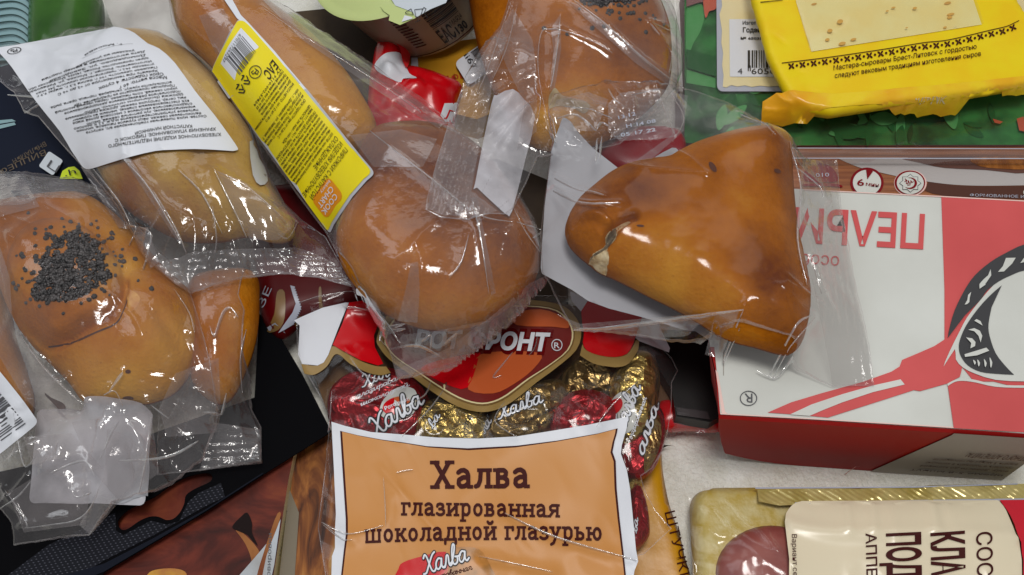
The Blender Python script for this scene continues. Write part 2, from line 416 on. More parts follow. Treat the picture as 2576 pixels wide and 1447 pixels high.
def strokes(lines, wd, bars=(), n=6, cap=0.7):
    """pen lettering: union of thick polylines (round joints) and serif bars -> V, F, width, cap"""
    vs = []; fs = []
    def add(poly):
        b = len(vs); vs.extend(Vector((float(x), float(y))) for x, y in poly); fs.append(list(range(b, b + len(poly))))
    for L in lines:
        L = np.asarray(L, float)
        for a, b in zip(L[:-1], L[1:]):
            d = b - a; l = np.hypot(*d)
            if l < 1e-6: continue
            nn = np.array([-d[1], d[0]]) / l * wd / 2; add([a - nn, b - nn, b + nn, a + nn])
        for q in (L if n > 3 else L[1:-1]): add([q + wd / 2 * np.array([math.cos(2 * math.pi * i / 8), math.sin(2 * math.pi * i / 8)]) for i in range(8)])
    for x, y, w_, h_ in bars: add([(x - w_ / 2, y - h_ / 2), (x + w_ / 2, y - h_ / 2), (x + w_ / 2, y + h_ / 2), (x - w_ / 2, y + h_ / 2)])
    r = geometry.delaunay_2d_cdt(vs, [], fs, 0, 1e-6)
    V = np.array([tuple(v) for v in r[0]]); F = np.array([f for f in r[2] if len(f) == 3]); ce = V[F].mean(1); keep = np.zeros(len(F), bool)
    for f in fs: keep |= inside(ce[:, 0], ce[:, 1], [tuple(vs[i]) for i in f])
    F = [list(f) for f in F[keep]]
    x0 = V[:, 0].min(); V = V - [x0, 0]
    return V, F, V[:, 0].max(), cap
SLAB = {  # advance, strokes, serif bars (x, y, width)
 'Х': (.66, [[(.14, .05), (.5, .65)], [(.5, .05), (.14, .65)]], [(.12, .045, .26), (.52, .045, .26), (.12, .655, .26), (.52, .655, .26)]),
 'а': (.5, [[(.09, .4), (.16, .45), (.25, .46), (.33, .41), (.36, .33), (.36, .06)], [(.36, .28), (.22, .28), (.11, .22), (.1, .12), (.16, .055), (.26, .06), (.36, .13)]], [(.41, .045, .16)]),
 'л': (.53, [[(.4, .05), (.4, .44)], [(.2, .44), (.18, .2), (.13, .08), (.06, .055)]], [(.3, .455, .4), (.41, .045, .22)]),
 'в': (.5, [[(.13, .05), (.13, .45)], [(.13, .45), (.29, .45), (.35, .4), (.34, .32), (.28, .27), (.13, .27)], [(.28, .27), (.38, .21), (.38, .11), (.31, .055), (.13, .055)]], [(.08, .045, .16), (.08, .455, .16)]),
 'г': (.42, [[(.13, .05), (.13, .45)], [(.36, .46), (.36, .36)]], [(.14, .045, .26), (.2, .455, .4)]),
 'з': (.44, [[(.08, .36), (.1, .43), (.2, .46), (.31, .43), (.33, .35), (.27, .28), (.17, .26)], [(.27, .27), (.36, .21), (.36, .11), (.27, .05), (.16, .05), (.07, .1)]], []),
 'и': (.58, [[(.13, .05), (.13, .45)], [(.45, .05), (.45, .45)], [(.13, .1), (.45, .4)]], [(.13, .045, .24), (.45, .045, .24), (.13, .455, .24), (.45, .455, .24)]),
 'й': (.58, [[(.13, .05), (.13, .45)], [(.45, .05), (.45, .45)], [(.13, .1), (.45, .4)], [(.19, .66), (.24, .6), (.34, .6), (.39, .66)]], [(.13, .045, .24), (.45, .045, .24), (.13, .455, .24), (.45, .455, .24)]),
 'р': (.53, [[(.14, -.15), (.14, .45)], [(.14, .36), (.22, .45), (.33, .45), (.41, .36), (.41, .16), (.33, .06), (.22, .06), (.14, .14)]], [(.15, -.16, .26), (.08, .455, .14)]),
 'о': (.5, [[(.24 + .15 * math.cos(t / 10 * 6.2832), .25 + .2 * math.sin(t / 10 * 6.2832)) for t in range(11)]], []),
 'н': (.58, [[(.13, .05), (.13, .45)], [(.45, .05), (.45, .45)], [(.13, .26), (.45, .26)]], [(.13, .045, .24), (.45, .045, .24), (.13, .455, .24), (.45, .455, .24)]),
 'я': (.54, [[(.42, .05), (.42, .45)], [(.42, .45), (.2, .45), (.12, .39), (.13, .3), (.2, .25), (.42, .25)], [(.26, .24), (.12, .06)]], [(.44, .045, .2), (.08, .045, .16), (.45, .455, .14)]),
 'ш': (.78, [[(.12, .05), (.12, .45)], [(.38, .05), (.38, .45)], [(.64, .05), (.64, .45)]], [(.38, .045, .66), (.12, .455, .2), (.38, .455, .2), (.64, .455, .2)]),
 'к': (.54, [[(.13, .05), (.13, .45)], [(.16, .25), (.3, .3), (.4, .44)], [(.26, .28), (.42, .06)]], [(.13, .045, .24), (.44, .045, .2), (.13, .455, .24), (.42, .455, .16)]),
 'д': (.58, [[(.43, .05), (.43, .44)], [(.22, .44), (.2, .2), (.14, .06)], [(.06, .06), (.06, -.1)], [(.5, .06), (.5, -.1)]], [(.32, .455, .36), (.28, .045, .5)]),
 'у': (.52, [[(.12, .44), (.26, .1)], [(.41, .44), (.25, .06), (.18, -.1), (.08, -.15)]], [(.11, .455, .22), (.41, .455, .2)]),
 'ь': (.48, [[(.13, .05), (.13, .45)], [(.13, .28), (.28, .28), (.37, .22), (.37, .11), (.29, .055), (.13, .055)]], [(.1, .455, .22), (.09, .045, .14)]),
 'ю': (.74, [[(.13, .05), (.13, .45)], [(.13, .26), (.34, .26)], [(.48 + .14 * math.cos(t / 10 * 6.2832), .25 + .2 * math.sin(t / 10 * 6.2832)) for t in range(11)]], [(.13, .045, .24), (.13, .455, .24)]),
 ' ': (.3, [], [])}
def slabtext(s, wd=.115):
    x = 0; L = []; B = []
    for ch in s:
        adv, st, ba = SLAB[ch]
        L += [[(px + x, py) for px, py in q] for q in st]; B += [(bx + x, by, bw, .09) for bx, by, bw in ba]; x += adv
    return strokes(L, wd, B)
_ca = [(.33, .36), (.2, .42), (.07, .3), (.04, .12), (.13, .02), (.26, .12), (.34, .38), (.31, .14), (.38, .02), (.5, .1)]
SCRIPT = {'Х': (.62, [[(.02, .58), (.1, .7), (.19, .58), (.27, .3), (.36, .04), (.48, .0), (.56, .1)], [(.58, .7), (.44, .6), (.22, .25), (.08, .02), (-.06, .0)]]),
 'а': (.45, [_ca]), 'л': (.42, [[(-.02, .06), (.06, .02), (.14, .2), (.2, .42), (.28, .4), (.28, .12), (.34, .02), (.46, .1)]]),
 'в': (.46, [[(-.02, .1), (.08, .16), (.22, .5), (.27, .72), (.2, .76), (.12, .5), (.1, .16), (.18, .02), (.32, .08), (.34, .26), (.24, .3), (.36, .28), (.5, .3)]]),
 'г': (.36, [[(0, .34), (.08, .42), (.16, .34), (.24, .42), (.22, .2), (.12, .06), (.2, .01), (.36, .1)]]), 'з': (.36, [[(.06, .36), (.16, .42), (.24, .34), (.12, .22), (.24, .1), (.14, -.14), (.04, -.1), (.2, .04), (.4, .12)]]),
 'и': (.5, [[(0, .3), (.08, .42), (.06, .1), (.14, .02), (.28, .2), (.34, .42), (.32, .1), (.4, .02), (.52, .1)]]), 'р': (.44, [[(0, .3), (.1, .42), (.08, .0), (.04, -.25)], [(.08, .2), (.2, .4), (.32, .36), (.3, .12), (.2, .02), (.44, .1)]]),
 'о': (.4, [[(.2, .42), (.07, .34), (.05, .12), (.15, .02), (.28, .1), (.29, .32), (.2, .42), (.3, .36), (.42, .34)]]), 'н': (.48, [[(.0, .3), (.08, .42), (.06, .02)], [(.07, .22), (.3, .24)], [(.34, .42), (.32, .1), (.38, .02), (.5, .1)]]),
 'я': (.46, [[(0, .04), (.1, .1), (.18, .22), (.1, .34), (.2, .42), (.34, .4), (.32, .08), (.4, .02), (.48, .1)]]), 'ш': (.68, [[(0, .3), (.07, .42), (.06, .06), (.14, .02), (.25, .3), (.28, .42), (.27, .06), (.34, .02), (.46, .3), (.49, .42), (.48, .08), (.56, .02), (.68, .1)]]),
 'к': (.42, [[(0, .3), (.08, .44), (.06, .02)], [(.34, .42), (.12, .22), (.24, .2), (.3, .04), (.44, .1)]]), 'д': (.44, [[(.3, .36), (.18, .42), (.06, .28), (.06, .08), (.16, .02), (.28, .14), (.32, .4), (.3, -.14), (.2, -.24), (.14, -.14), (.44, .1)]]),
 'й': (.5, [[(0, .3), (.08, .42), (.06, .1), (.14, .02), (.28, .2), (.34, .42), (.32, .1), (.4, .02), (.52, .1)], [(.12, .6), (.2, .54), (.3, .6)]]), ' ': (.25, []),}
_sc = {}
def script(s, wd=.08):
    if (s, wd) not in _sc:
        x = 0; L = []
        for ch in s:
            adv, st = SCRIPT[ch]; L += [[(px + x + .2 * py, py) for px, py in sm(q, 3, False)] for q in st]; x += adv * .86
        _sc[(s, wd)] = strokes(L, wd)
    return _sc[(s, wd)]
def script_on(s, p0, p1, h, surf, parent, white, black, off=0.0006, wd=.1, sub=None):
    """white script lettering with a dark outline"""
    V, F, W, c = script(s, wd + .09); V2, F2, W2, c2 = script(s, wd)
    lettering([((V, F, W, c), p0, p1, h)], surf, black, parent, 'lettering_outline', off, sub)
    d = np.array(p1, float) - np.array(p0, float); e = (W - W2) / 2 / W
    lettering([((V2, F2, W2, c2), np.array(p0) + d * e, np.array(p1) - d * e, h)], surf, white, parent, 'lettering', off + .0003, sub)
def bars(c, ux, uy, n, seed, lo=.25):
    """barcode: px bars inside the parallelogram c, ux (across), uy (along the bars)"""
    rg = random.Random(seed); ws = []
    for _ in range(n): ws.append((rg.choice([1, 1, 2, 3]), rg.choice([1, 1, 2, 2])))
    tot = sum(a + b for a, b in ws); c, ux, uy = (np.array(v, float) for v in (c, ux, uy)); x = 0; out = []
    for a, b in ws:
        p = c + ux * x / tot; q = c + ux * (x + a) / tot; out.append([p, q, q + uy, p + uy]); x += a + b
    return out

# ------------------------------------------------------------------ materials
def newmat(name):
    m = bpy.data.materials.new(name); m.use_nodes = True; n = m.node_tree.nodes; l = m.node_tree.links
    return m, n, l, n['Principled BSDF'], n['Material Output']
def tex(n, l, kind, scale, **kw):
    tc = n.get('TC') or n.new('ShaderNodeTexCoord'); tc.name = 'TC'
    t = n.new(kind); t.inputs['Scale'].default_value = scale
    for a, v in kw.items():
        if a in t.inputs: t.inputs[a].default_value = v
        else: setattr(t, a, v)
    l.new(tc.outputs['Object'], t.inputs['Vector']); return t
def mat(name, col, rough=.5, spec=.5, metal=0, c2=None, vs=60, bump=0, bs=300, coat=0, detail=4, lo=.35, hi=.65, bd=.001, sss=0):
    m, n, l, b, o = newmat(name)
    b.inputs['Base Color'].default_value = (*col, 1); b.inputs['Roughness'].default_value = rough
    b.inputs['Specular IOR Level'].default_value = spec; b.inputs['Metallic'].default_value = metal
    b.inputs['Coat Weight'].default_value = coat; b.inputs['Coat Roughness'].default_value = .08
    if sss: b.inputs['Subsurface Weight'].default_value = sss; b.inputs['Subsurface Radius'].default_value = (.004, .002, .001)
    if c2:
        t = tex(n, l, 'ShaderNodeTexNoise', vs, Detail=detail); r = n.new('ShaderNodeValToRGB')
        r.color_ramp.elements[0].position = lo; r.color_ramp.elements[1].position = hi
        r.color_ramp.elements[0].color = (*col, 1); r.color_ramp.elements[1].color = (*c2, 1)
        l.new(t.outputs[0], r.inputs[0]); l.new(r.outputs[0], b.inputs['Base Color'])
    if bump:
        t = tex(n, l, 'ShaderNodeTexNoise', bs, Detail=5); u = n.new('ShaderNodeBump'); u.inputs['Strength'].default_value = bump; u.inputs['Distance'].default_value = bd
        l.new(t.outputs[0], u.inputs['Height']); l.new(u.outputs[0], b.inputs['Normal'])
    return m
def filmmat(name, tint=(.93, .92, .92), veil=.09, vcol=(.72, .66, .67), rough=.07, bump=.25, bs=140, refl=.075):
    m, n, l, b, o = newmat(name); n.remove(b)
    tr = n.new('ShaderNodeBsdfTransparent'); tr.inputs[0].default_value = (*tint, 1)
    df = n.new('ShaderNodeBsdfDiffuse'); df.inputs[0].default_value = (*vcol, 1)
    gl = n.new('ShaderNodeBsdfGlossy'); gl.inputs['Roughness'].default_value = rough; gl.inputs['Color'].default_value = (1, 1, 1, 1)
    t = tex(n, l, 'ShaderNodeTexNoise', bs, Detail=3); u = n.new('ShaderNodeBump'); u.inputs['Strength'].default_value = bump; u.inputs['Distance'].default_value = .0012
    l.new(t.outputs[0], u.inputs['Height']); l.new(u.outputs[0], gl.inputs['Normal'])
    lw = n.new('ShaderNodeLayerWeight'); lw.inputs['Blend'].default_value = .5
    pw = n.new('ShaderNodeMath'); pw.operation = 'POWER'; pw.inputs[1].default_value = 4.0; l.new(lw.outputs['Facing'], pw.inputs[0])
    ml = n.new('ShaderNodeMath'); ml.operation = 'MULTIPLY_ADD'; ml.inputs[1].default_value = .7; ml.inputs[2].default_value = refl; l.new(pw.outputs[0], ml.inputs[0])
    # the film hazes more where it is seen edge-on and where it is rubbed
    v2 = tex(n, l, 'ShaderNodeTexNoise', 45, Detail=6); vm = n.new('ShaderNodeMapRange'); vm.inputs['From Min'].default_value = .3; vm.inputs['From Max'].default_value = .75
    vm.inputs['To Min'].default_value = veil * .55; vm.inputs['To Max'].default_value = veil * 1.6; l.new(v2.outputs[0], vm.inputs[0])
    va = n.new('ShaderNodeMath'); va.operation = 'MULTIPLY_ADD'; va.inputs[1].default_value = .35; l.new(pw.outputs[0], va.inputs[0]); l.new(vm.outputs[0], va.inputs[2])
    m1 = n.new('ShaderNodeMixShader'); l.new(va.outputs[0], m1.inputs[0]); l.new(tr.outputs[0], m1.inputs[1]); l.new(df.outputs[0], m1.inputs[2])
    m2 = n.new('ShaderNodeMixShader'); l.new(ml.outputs[0], m2.inputs[0]); l.new(m1.outputs[0], m2.inputs[1]); l.new(gl.outputs[0], m2.inputs[2])
    l.new(m2.outputs[0], o.inputs[0]); return m
def crust(name, dark, mid, pale):
    m, n, l, b, o = newmat(name)
    a = n.new('ShaderNodeAttribute'); a.attribute_name = 'tone'
    acc = a.outputs['Fac']
    for sc, am, dt in ((22, .66, 3), (75, .26, 6), (380, .18, 4)):
        t = tex(n, l, 'ShaderNodeTexNoise', sc, Detail=dt, Roughness=.6); q = n.new('ShaderNodeMath'); q.operation = 'MULTIPLY_ADD'; q.inputs[1].default_value = am; q.inputs[2].default_value = -am / 2; l.new(t.outputs[0], q.inputs[0])
        ad = n.new('ShaderNodeMath'); ad.operation = 'ADD'; l.new(acc, ad.inputs[0]); l.new(q.outputs[0], ad.inputs[1]); acc = ad.outputs[0]
    r = n.new('ShaderNodeValToRGB'); e = r.color_ramp.elements; e[0].color = (*dark, 1); e[0].position = .08; e[1].color = (*pale, 1); e[1].position = .92
    q = r.color_ramp.elements.new(.45); q.color = (*mid, 1)
    l.new(acc, r.inputs[0])
    # tiny dark blisters of the baked skin
    v = tex(n, l, 'ShaderNodeTexVoronoi', 330); vr = n.new('ShaderNodeValToRGB'); vr.color_ramp.elements[0].position = .06; vr.color_ramp.elements[0].color = (.62, .52, .45, 1); vr.color_ramp.elements[1].position = .16; vr.color_ramp.elements[1].color = (1, 1, 1, 1); l.new(v.outputs['Distance'], vr.inputs[0])
    mu = n.new('ShaderNodeMix'); mu.data_type = 'RGBA'; mu.blend_type = 'MULTIPLY'; mu.inputs[0].default_value = .6; l.new(r.outputs[0], mu.inputs[6]); l.new(vr.outputs[0], mu.inputs[7]); l.new(mu.outputs[2], b.inputs['Base Color'])
    b.inputs['Specular IOR Level'].default_value = .06
    rt = tex(n, l, 'ShaderNodeTexNoise', 60, Detail=4); rm = n.new('ShaderNodeMapRange'); rm.inputs['To Min'].default_value = .38; rm.inputs['To Max'].default_value = .68; l.new(rt.outputs[0], rm.inputs[0]); l.new(rm.outputs[0], b.inputs['Roughness'])
    t2 = tex(n, l, 'ShaderNodeTexNoise', 330, Detail=6, Roughness=.65, Distortion=.6); t3 = tex(n, l, 'ShaderNodeTexVoronoi', 520)
    mx = n.new('ShaderNodeMath'); mx.operation = 'MULTIPLY_ADD'; mx.inputs[1].default_value = .35; l.new(t3.outputs['Distance'], mx.inputs[0]); l.new(t2.outputs[0], mx.inputs[2])
    u = n.new('ShaderNodeBump'); u.inputs['Strength'].default_value = .5; u.inputs['Distance'].default_value = .0010; l.new(mx.outputs[0], u.inputs['Height']); l.new(u.outputs[0], b.inputs['Normal'])
    return m
def foil(name, col, rough=.25, metal=.85, bs=150, strength=.8):
    m, n, l, b, o = newmat(name); b.inputs['Base Color'].default_value = (*col, 1); b.inputs['Metallic'].default_value = metal; b.inputs['Roughness'].default_value = rough
    t = tex(n, l, 'ShaderNodeTexNoise', bs, Detail=3, Distortion=1.6); v = tex(n, l, 'ShaderNodeTexVoronoi', bs * 1.3, feature='DISTANCE_TO_EDGE')
    mx = n.new('ShaderNodeMath'); mx.operation = 'MULTIPLY_ADD'; mx.inputs[1].default_value = -1.2; l.new(v.outputs['Distance'], mx.inputs[0]); l.new(t.outputs[0], mx.inputs[2])
    u = n.new('ShaderNodeBump'); u.inputs['Strength'].default_value = strength; u.inputs['Distance'].default_value = .004
    l.new(mx.outputs[0], u.inputs['Height']); l.new(u.outputs[0], b.inputs['Normal']); return m
def streakmat(name, cols, sc, rot, rough=.45, spec=.15):
    """printed picture of roasted or grilled food: stretched streaks of several browns"""
    m, n, l, b, o = newmat(name); tc = n.new('ShaderNodeTexCoord'); mp = n.new('ShaderNodeMapping'); mp.inputs['Rotation'].default_value = (0, 0, R(rot)); mp.inputs['Scale'].default_value = sc
    l.new(tc.outputs['Object'], mp.inputs[0]); t = n.new('ShaderNodeTexNoise'); t.inputs['Scale'].default_value = 1; t.inputs['Detail'].default_value = 5; t.inputs['Distortion'].default_value = 1.1; t.inputs['Roughness'].default_value = .55
    l.new(mp.outputs[0], t.inputs['Vector']); r = n.new('ShaderNodeValToRGB'); e = r.color_ramp.elements; e[0].position, e[0].color = cols[0][0], (*cols[0][1], 1); e[1].position, e[1].color = cols[-1][0], (*cols[-1][1], 1)
    for p_, c_ in cols[1:-1]: q = e.new(p_); q.color = (*c_, 1)
    l.new(t.outputs[0], r.inputs[0]); l.new(r.outputs[0], b.inputs['Base Color']); b.inputs['Roughness'].default_value = rough; b.inputs['Specular IOR Level'].default_value = spec; return m
def fold(outline, surf, parent, mt, off=.0007): return decal1('fold', dens(outline, 12), surf, mt, parent, off, 2)

def C(r, g, b, f=1.12):
    q = []
    for v in (r, g, b):
        v /= 255; v = v / 12.92 if v <= .04045 else ((v + .055) / 1.055) ** 2.4
        q.append(min(.85, v * f))
    return tuple(q)
M = {}
M['table'] = mat('table_cover', C(210, 209, 198), .32, .5, c2=C(228, 227, 220), vs=90, bump=.9, bs=420, detail=8, bd=.0015)
M['white'] = mat('white_paper', C(214, 217, 224), .42, .4, bump=.05, bs=90)
M['dullwhite'] = mat('label_paper_back', C(176, 178, 184), .6, .2, bump=.12, bs=120)
M['ink'] = mat('black_ink', (.018, .017, .018), .5, .3)
M['grey_ink'] = mat('grey_ink', (.09, .09, .1), .5, .3)
M['film'] = filmmat('clear_film', veil=.006, bump=.10, rough=.13, refl=.028)
M['film2'] = filmmat('clear_film_wrinkled', veil=.045, bump=.22, bs=240, rough=.12, refl=.055)
M['pinkseal'] = filmmat('toothed_seal_film', veil=.22, vcol=(.60, .44, .45), rough=.14, bump=.7, bs=420, refl=.09)
M['fold'] = filmmat('doubled_film', veil=.075, rough=.12, bump=.3, bs=180, refl=.09, vcol=(.70, .60, .60))
M['filmseal'] = filmmat('sealed_film', veil=.09, rough=.12, bump=.5, bs=500, refl=.09)
M['filmclean'] = filmmat('tight_clear_film', veil=.008, rough=.13, bump=.12, bs=90, tint=(.97, .96, .95), refl=.035)
M['tray'] = filmmat('clear_tray_plastic', veil=.06, rough=.06, bump=.1, bs=60, refl=.08)
M['haze_paper'] = filmmat('hazy_label', veil=.62, vcol=(.80, .80, .86), rough=.2, bump=.2, refl=.05)
M['edge'] = filmmat('film_cut_edge', veil=.14, rough=.12, bump=.1, refl=.10)
M['foldline'] = filmmat('film_fold_glint', veil=.22, vcol=(.85, .85, .86), rough=.16, bump=.2, bs=300, refl=.30)  # whitish veil puts the crease highlight into the colour
M['crust'] = crust('golden_crust', (.14, .028, .0015), (.43, .130, .003), (.68, .33, .035))
M['crust_pale'] = crust('pale_crust', (.30, .11, .03), (.50, .29, .05), (.74, .52, .20))
M['crumb'] = mat('pale_crumb', C(222, 206, 168), .8, .1, c2=C(168, 140, 98), vs=260, bump=.8, bs=500)
M['seed'] = mat('poppy_seed', (.018, .017, .018), .4, .5, c2=(.11, .10, .10), vs=420, bump=.4, bs=1500)
M['spot'] = mat('burnt_spot', (.10, .03, .012), .5, .3)
# printed colours
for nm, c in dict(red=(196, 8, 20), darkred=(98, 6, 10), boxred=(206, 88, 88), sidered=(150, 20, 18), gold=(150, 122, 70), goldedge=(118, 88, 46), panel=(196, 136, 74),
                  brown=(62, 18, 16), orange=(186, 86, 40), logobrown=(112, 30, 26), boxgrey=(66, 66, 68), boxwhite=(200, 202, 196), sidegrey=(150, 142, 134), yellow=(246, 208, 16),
                  yelloworange=(222, 140, 22), cheese_yellow=(244, 206, 24), cream=(222, 208, 160), labelgrey=(168, 172, 186), green1=(58, 122, 62), green2=(28, 82, 38), green3=(74, 140, 80), green4=(22, 54, 24),
                  carrot=(176, 76, 48), mauve=(120, 84, 84), plate=(172, 166, 164), platedark=(96, 66, 58), icon=(122, 18, 26), saus_cream=(220, 208, 180), saus_red=(196, 30, 46), navy=(20, 26, 42),
                  lime=(190, 204, 136), lidgrey=(198, 206, 214), cup=(150, 136, 112), ochre=(178, 128, 24), letterred=(168, 44, 20), teal=(128, 160, 166), darkteal=(18, 52, 50), acid=(200, 220, 30), brownletters=(92, 78, 60), pinkedge=(236, 190, 182)).items():
    M[nm] = mat('print_' + nm, C(*c), .38, .45, bump=.04, bs=60)
M['sidered'].node_tree.nodes['Principled BSDF'].inputs['Specular IOR Level'].default_value = .15
for nm in ('navy', 'brown', 'icon', 'boxgrey', 'green1', 'green2', 'green3', 'green4', 'mauve', 'platedark'): M[nm].node_tree.nodes['Principled BSDF'].inputs['Specular IOR Level'].default_value = .12; M[nm].node_tree.nodes['Principled BSDF'].inputs['Roughness'].default_value = .55
for nm in ('red', 'darkred', 'lidgrey', 'lime', 'saus_cream', 'saus_red'): M[nm].node_tree.nodes['Principled BSDF'].inputs['Roughness'].default_value = .22
for nm in ('boxred', 'boxwhite', 'sidered', 'sidegrey', 'boxgrey'): M[nm].node_tree.nodes['Principled BSDF'].inputs['Roughness'].default_value = .55
M['black'] = mat('black_card', (.004, .004, .005), .7, .02, bump=.05, bs=200)
M['wood'] = mat('wood_print', C(124, 72, 46), .35, .4, c2=C(160, 102, 64), vs=1)
M['food'] = streakmat('roast_print', [(.30, (.012, .004, .003)), (.43, (.065, .010, .006)), (.55, (.15, .024, .012)), (.68, (.25, .055, .018)), (.82, (.38, .15, .05))], (20, 40, 0), 35)
M['food2'] = streakmat('grill_print', [(.34, (.03, .010, .006)), (.45, (.17, .05, .012)), (.58, (.38, .14, .03)), (.72, (.55, .30, .08))], (95, 26, 0), 8)
M['bone'] = mat('bone_print', C(150, 96, 50), .5, .15, c2=C(112, 56, 26), vs=80)
M['foil_red'] = foil('red_foil', (.34, .008, .014), .3, .55, 105, .6)
M['foil_gold'] = foil('gold_foil', (.52, .37, .11), .28, .85, 115, .6)
M['foil_dim'] = foil('brown_gold_foil', (.36, .24, .09), .3, .85, 105, .6)
M['cheese'] = mat('cheese', C(232, 206, 130), .4, .4, c2=C(238, 214, 146), vs=50, bump=.2, bs=200)
M['cheese_hole'] = mat('cheese_hole', C(196, 150, 72), .5, .3)
M['oil'] = mat('yellow_tray_base', C(184, 160, 70), .4, .3, c2=C(200, 186, 128), vs=130, bump=.6, bs=380, detail=6)
M['meat'] = mat('sausage_meat', C(130, 62, 58), .4, .4, c2=C(150, 84, 76), vs=70, bump=.2, bs=300)
M['cucumber'] = mat('green_skin', C(34, 74, 14), .25, .5, c2=C(58, 104, 30), vs=30, bump=.2, bs=120)
M['bagwhite'] = mat('white_plastic_bag', C(168, 164, 160), .35, .5, c2=C(196, 194, 190), vs=40, bump=.3, bs=100)
M['darktray'] = mat('black_tray', (.006, .005, .005), .4, .2)
m_ = M['green1']; n_ = m_.node_tree.nodes; t_ = tex(n_, m_.node_tree.links, 'ShaderNodeTexNoise', 55, Detail=5); r_ = n_.new('ShaderNodeValToRGB'); r_.color_ramp.elements[0].position = .36; r_.color_ramp.elements[1].position = .64; r_.color_ramp.elements[0].color = (*C(20, 56, 26), 1); r_.color_ramp.elements[1].color = (*C(52, 118, 58), 1); m_.node_tree.links.new(t_.outputs[0], r_.inputs[0]); m_.node_tree.links.new(r_.outputs[0], n_['Principled BSDF'].inputs['Base Color'])
# wood grain along the pack
def grain(m):
    n = m.node_tree.nodes; t = [q for q in n if q.type == 'TEX_NOISE'][0]; tc = n['TC']; mp = n.new('ShaderNodeMapping'); mp.inputs['Scale'].default_value = (18, 520, 300)
    m.node_tree.links.new(tc.outputs['Object'], mp.inputs[0]); m.node_tree.links.new(mp.outputs[0], t.inputs['Vector']); t.inputs['Scale'].default_value = 1
grain(M['wood'])
# dotted print of the black hanging card
def dotted():
    m, n, l, b, o = newmat('dotted_black_card'); tc = n.new('ShaderNodeTexCoord'); mp = n.new('ShaderNodeMapping'); mp.inputs['Rotation'].default_value = (0, 0, R(-22)); mp.inputs['Scale'].default_value = (1 / .0023, 1 / .0012, 0)
    l.new(tc.outputs['Object'], mp.inputs[0]); v = n.new('ShaderNodeTexVoronoi'); v.inputs['Scale'].default_value = 1; v.inputs['Randomness'].default_value = .12; v.voronoi_dimensions = '2D'
    l.new(mp.outputs[0], v.inputs['Vector']); r = n.new('ShaderNodeValToRGB'); r.color_ramp.elements[0].color = (.075, .078, .10, 1); r.color_ramp.elements[0].position = .12; r.color_ramp.elements[1].color = (.007, .008, .013, 1); r.color_ramp.elements[1].position = .22
    l.new(v.outputs['Distance'], r.inputs[0]); l.new(r.outputs[0], b.inputs['Base Color']); b.inputs['Roughness'].default_value = .6; b.inputs['Specular IOR Level'].default_value = .12; return m
M['dots'] = dotted()
M['panel'].node_tree.nodes['Principled BSDF'].inputs['Specular IOR Level'].default_value = .25
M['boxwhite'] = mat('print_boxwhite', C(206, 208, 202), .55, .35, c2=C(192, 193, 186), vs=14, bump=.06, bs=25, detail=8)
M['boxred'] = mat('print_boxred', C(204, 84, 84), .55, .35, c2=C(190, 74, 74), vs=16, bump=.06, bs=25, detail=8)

# ================================================================== the table
V, F = np.array([(-.9, -.7, 0), (.9, -.7, 0), (.9, .9, 0), (-.9, .9, 0)]), [(0, 1, 2, 3)]
tag(mk('table_top', V, F, M['table'], smooth=False), 'pale speckled table top showing between the packets', None, kind='structure')

# ================================================================== packets lying lowest
# yellow packet under the sweets
t = T('yellow_packet', 'yellow packet with dark lettering lying flat beneath the bag of sweets', 'packet', (1500, 1350, 0))
o, ys = body('pouch', sm([(560, 1190), (1000, 1130), (1640, 1120), (1662, 1130), (1668, 1190), (1684, 1270), (1708, 1340), (1722, 1400), (1732, 1500), (1560, 1560), (1000, 1560), (780, 1540), (790, 1330)], 3), .006, .005, .004, mat('yellow_pouch', C(206, 150, 14), .35, .5, c2=C(186, 128, 16), vs=50, bump=.3, bs=90), t, prof=.15, blurn=8, step=3)
lettering([('ШТУЧКИ', (1672, 1290), (1716, 1470), 26)], ys, M['brown'], t, sub=12)
# red bag and dark tray in the gap beside the box
t = T('red_packet', 'red plastic packet low in the gap between sweets bag and white box', 'packet', (1740, 1060, 0))
o, s_ = body('pouch', sm([(1660, 1010), (1740, 1015), (1830, 1030), (1830, 1075), (1790, 1088), (1740, 1082), (1690, 1086), (1650, 1080)], 4), .012, .006, .008, M['red'], t, step=2)
film('crimp', dens([(1684, 1060), (1790, 1066), (1812, 1088), (1740, 1092), (1690, 1090)], 20), .012, M['filmseal'], t, wr=[(.001, .004, 5, 0, 1, 'n')], step=2)
t = T('black_tray', 'glossy black plastic tray deep in the gap left of the white box', 'tray', (1740, 960, 0))
slab('tray_wall', [(1600, 830), (1830, 830), (1830, 1040), (1786, 1062), (1700, 1048), (1690, 980), (1640, 900)], .026, .01, M['darktray'], t)
decal('rim', [(1700, 1024), (1780, 1036), (1786, 1056), (1704, 1044)], Flat(.026), mat('tray_rim', (.03, .025, .027), .25, .5), t, off=.001)
# roast print box, lower left
t = T('meat_box', 'carton with a roast meat print and grey white corner at the lower left', 'carton', (560, 1400, 0))
fb = [(-40, 1560), (-40, 1200), (300, 1120), (640, 1040), (744, 1120), (726, 1205), (688, 1447), (672, 1560)]
slab('printed_top', fb, .020, .0198, M['food'], t, side_mat=M['cream'], side_name='board_edge')
fs = Flat(.020)
decal('corner_print', [(566, 1560), (582, 1470), (640, 1404), (684, 1352), (706, 1306), (690, 1420), (684, 1447), (666, 1560)], fs, mat('corner_grey', C(176, 184, 192), .35, .4, c2=C(150, 150, 150), vs=40), t, off=.0004)
decal('bone_print', [sm([(590, 1330), (610, 1340), (640, 1370), (655, 1400), (650, 1470), (632, 1500), (634, 1420), (618, 1370)], 4), sm([(640, 1470), (690, 1310), (706, 1290), (700, 1320), (670, 1400), (650, 1500)], 3)], fs, M['bone'], t, off=.0003)
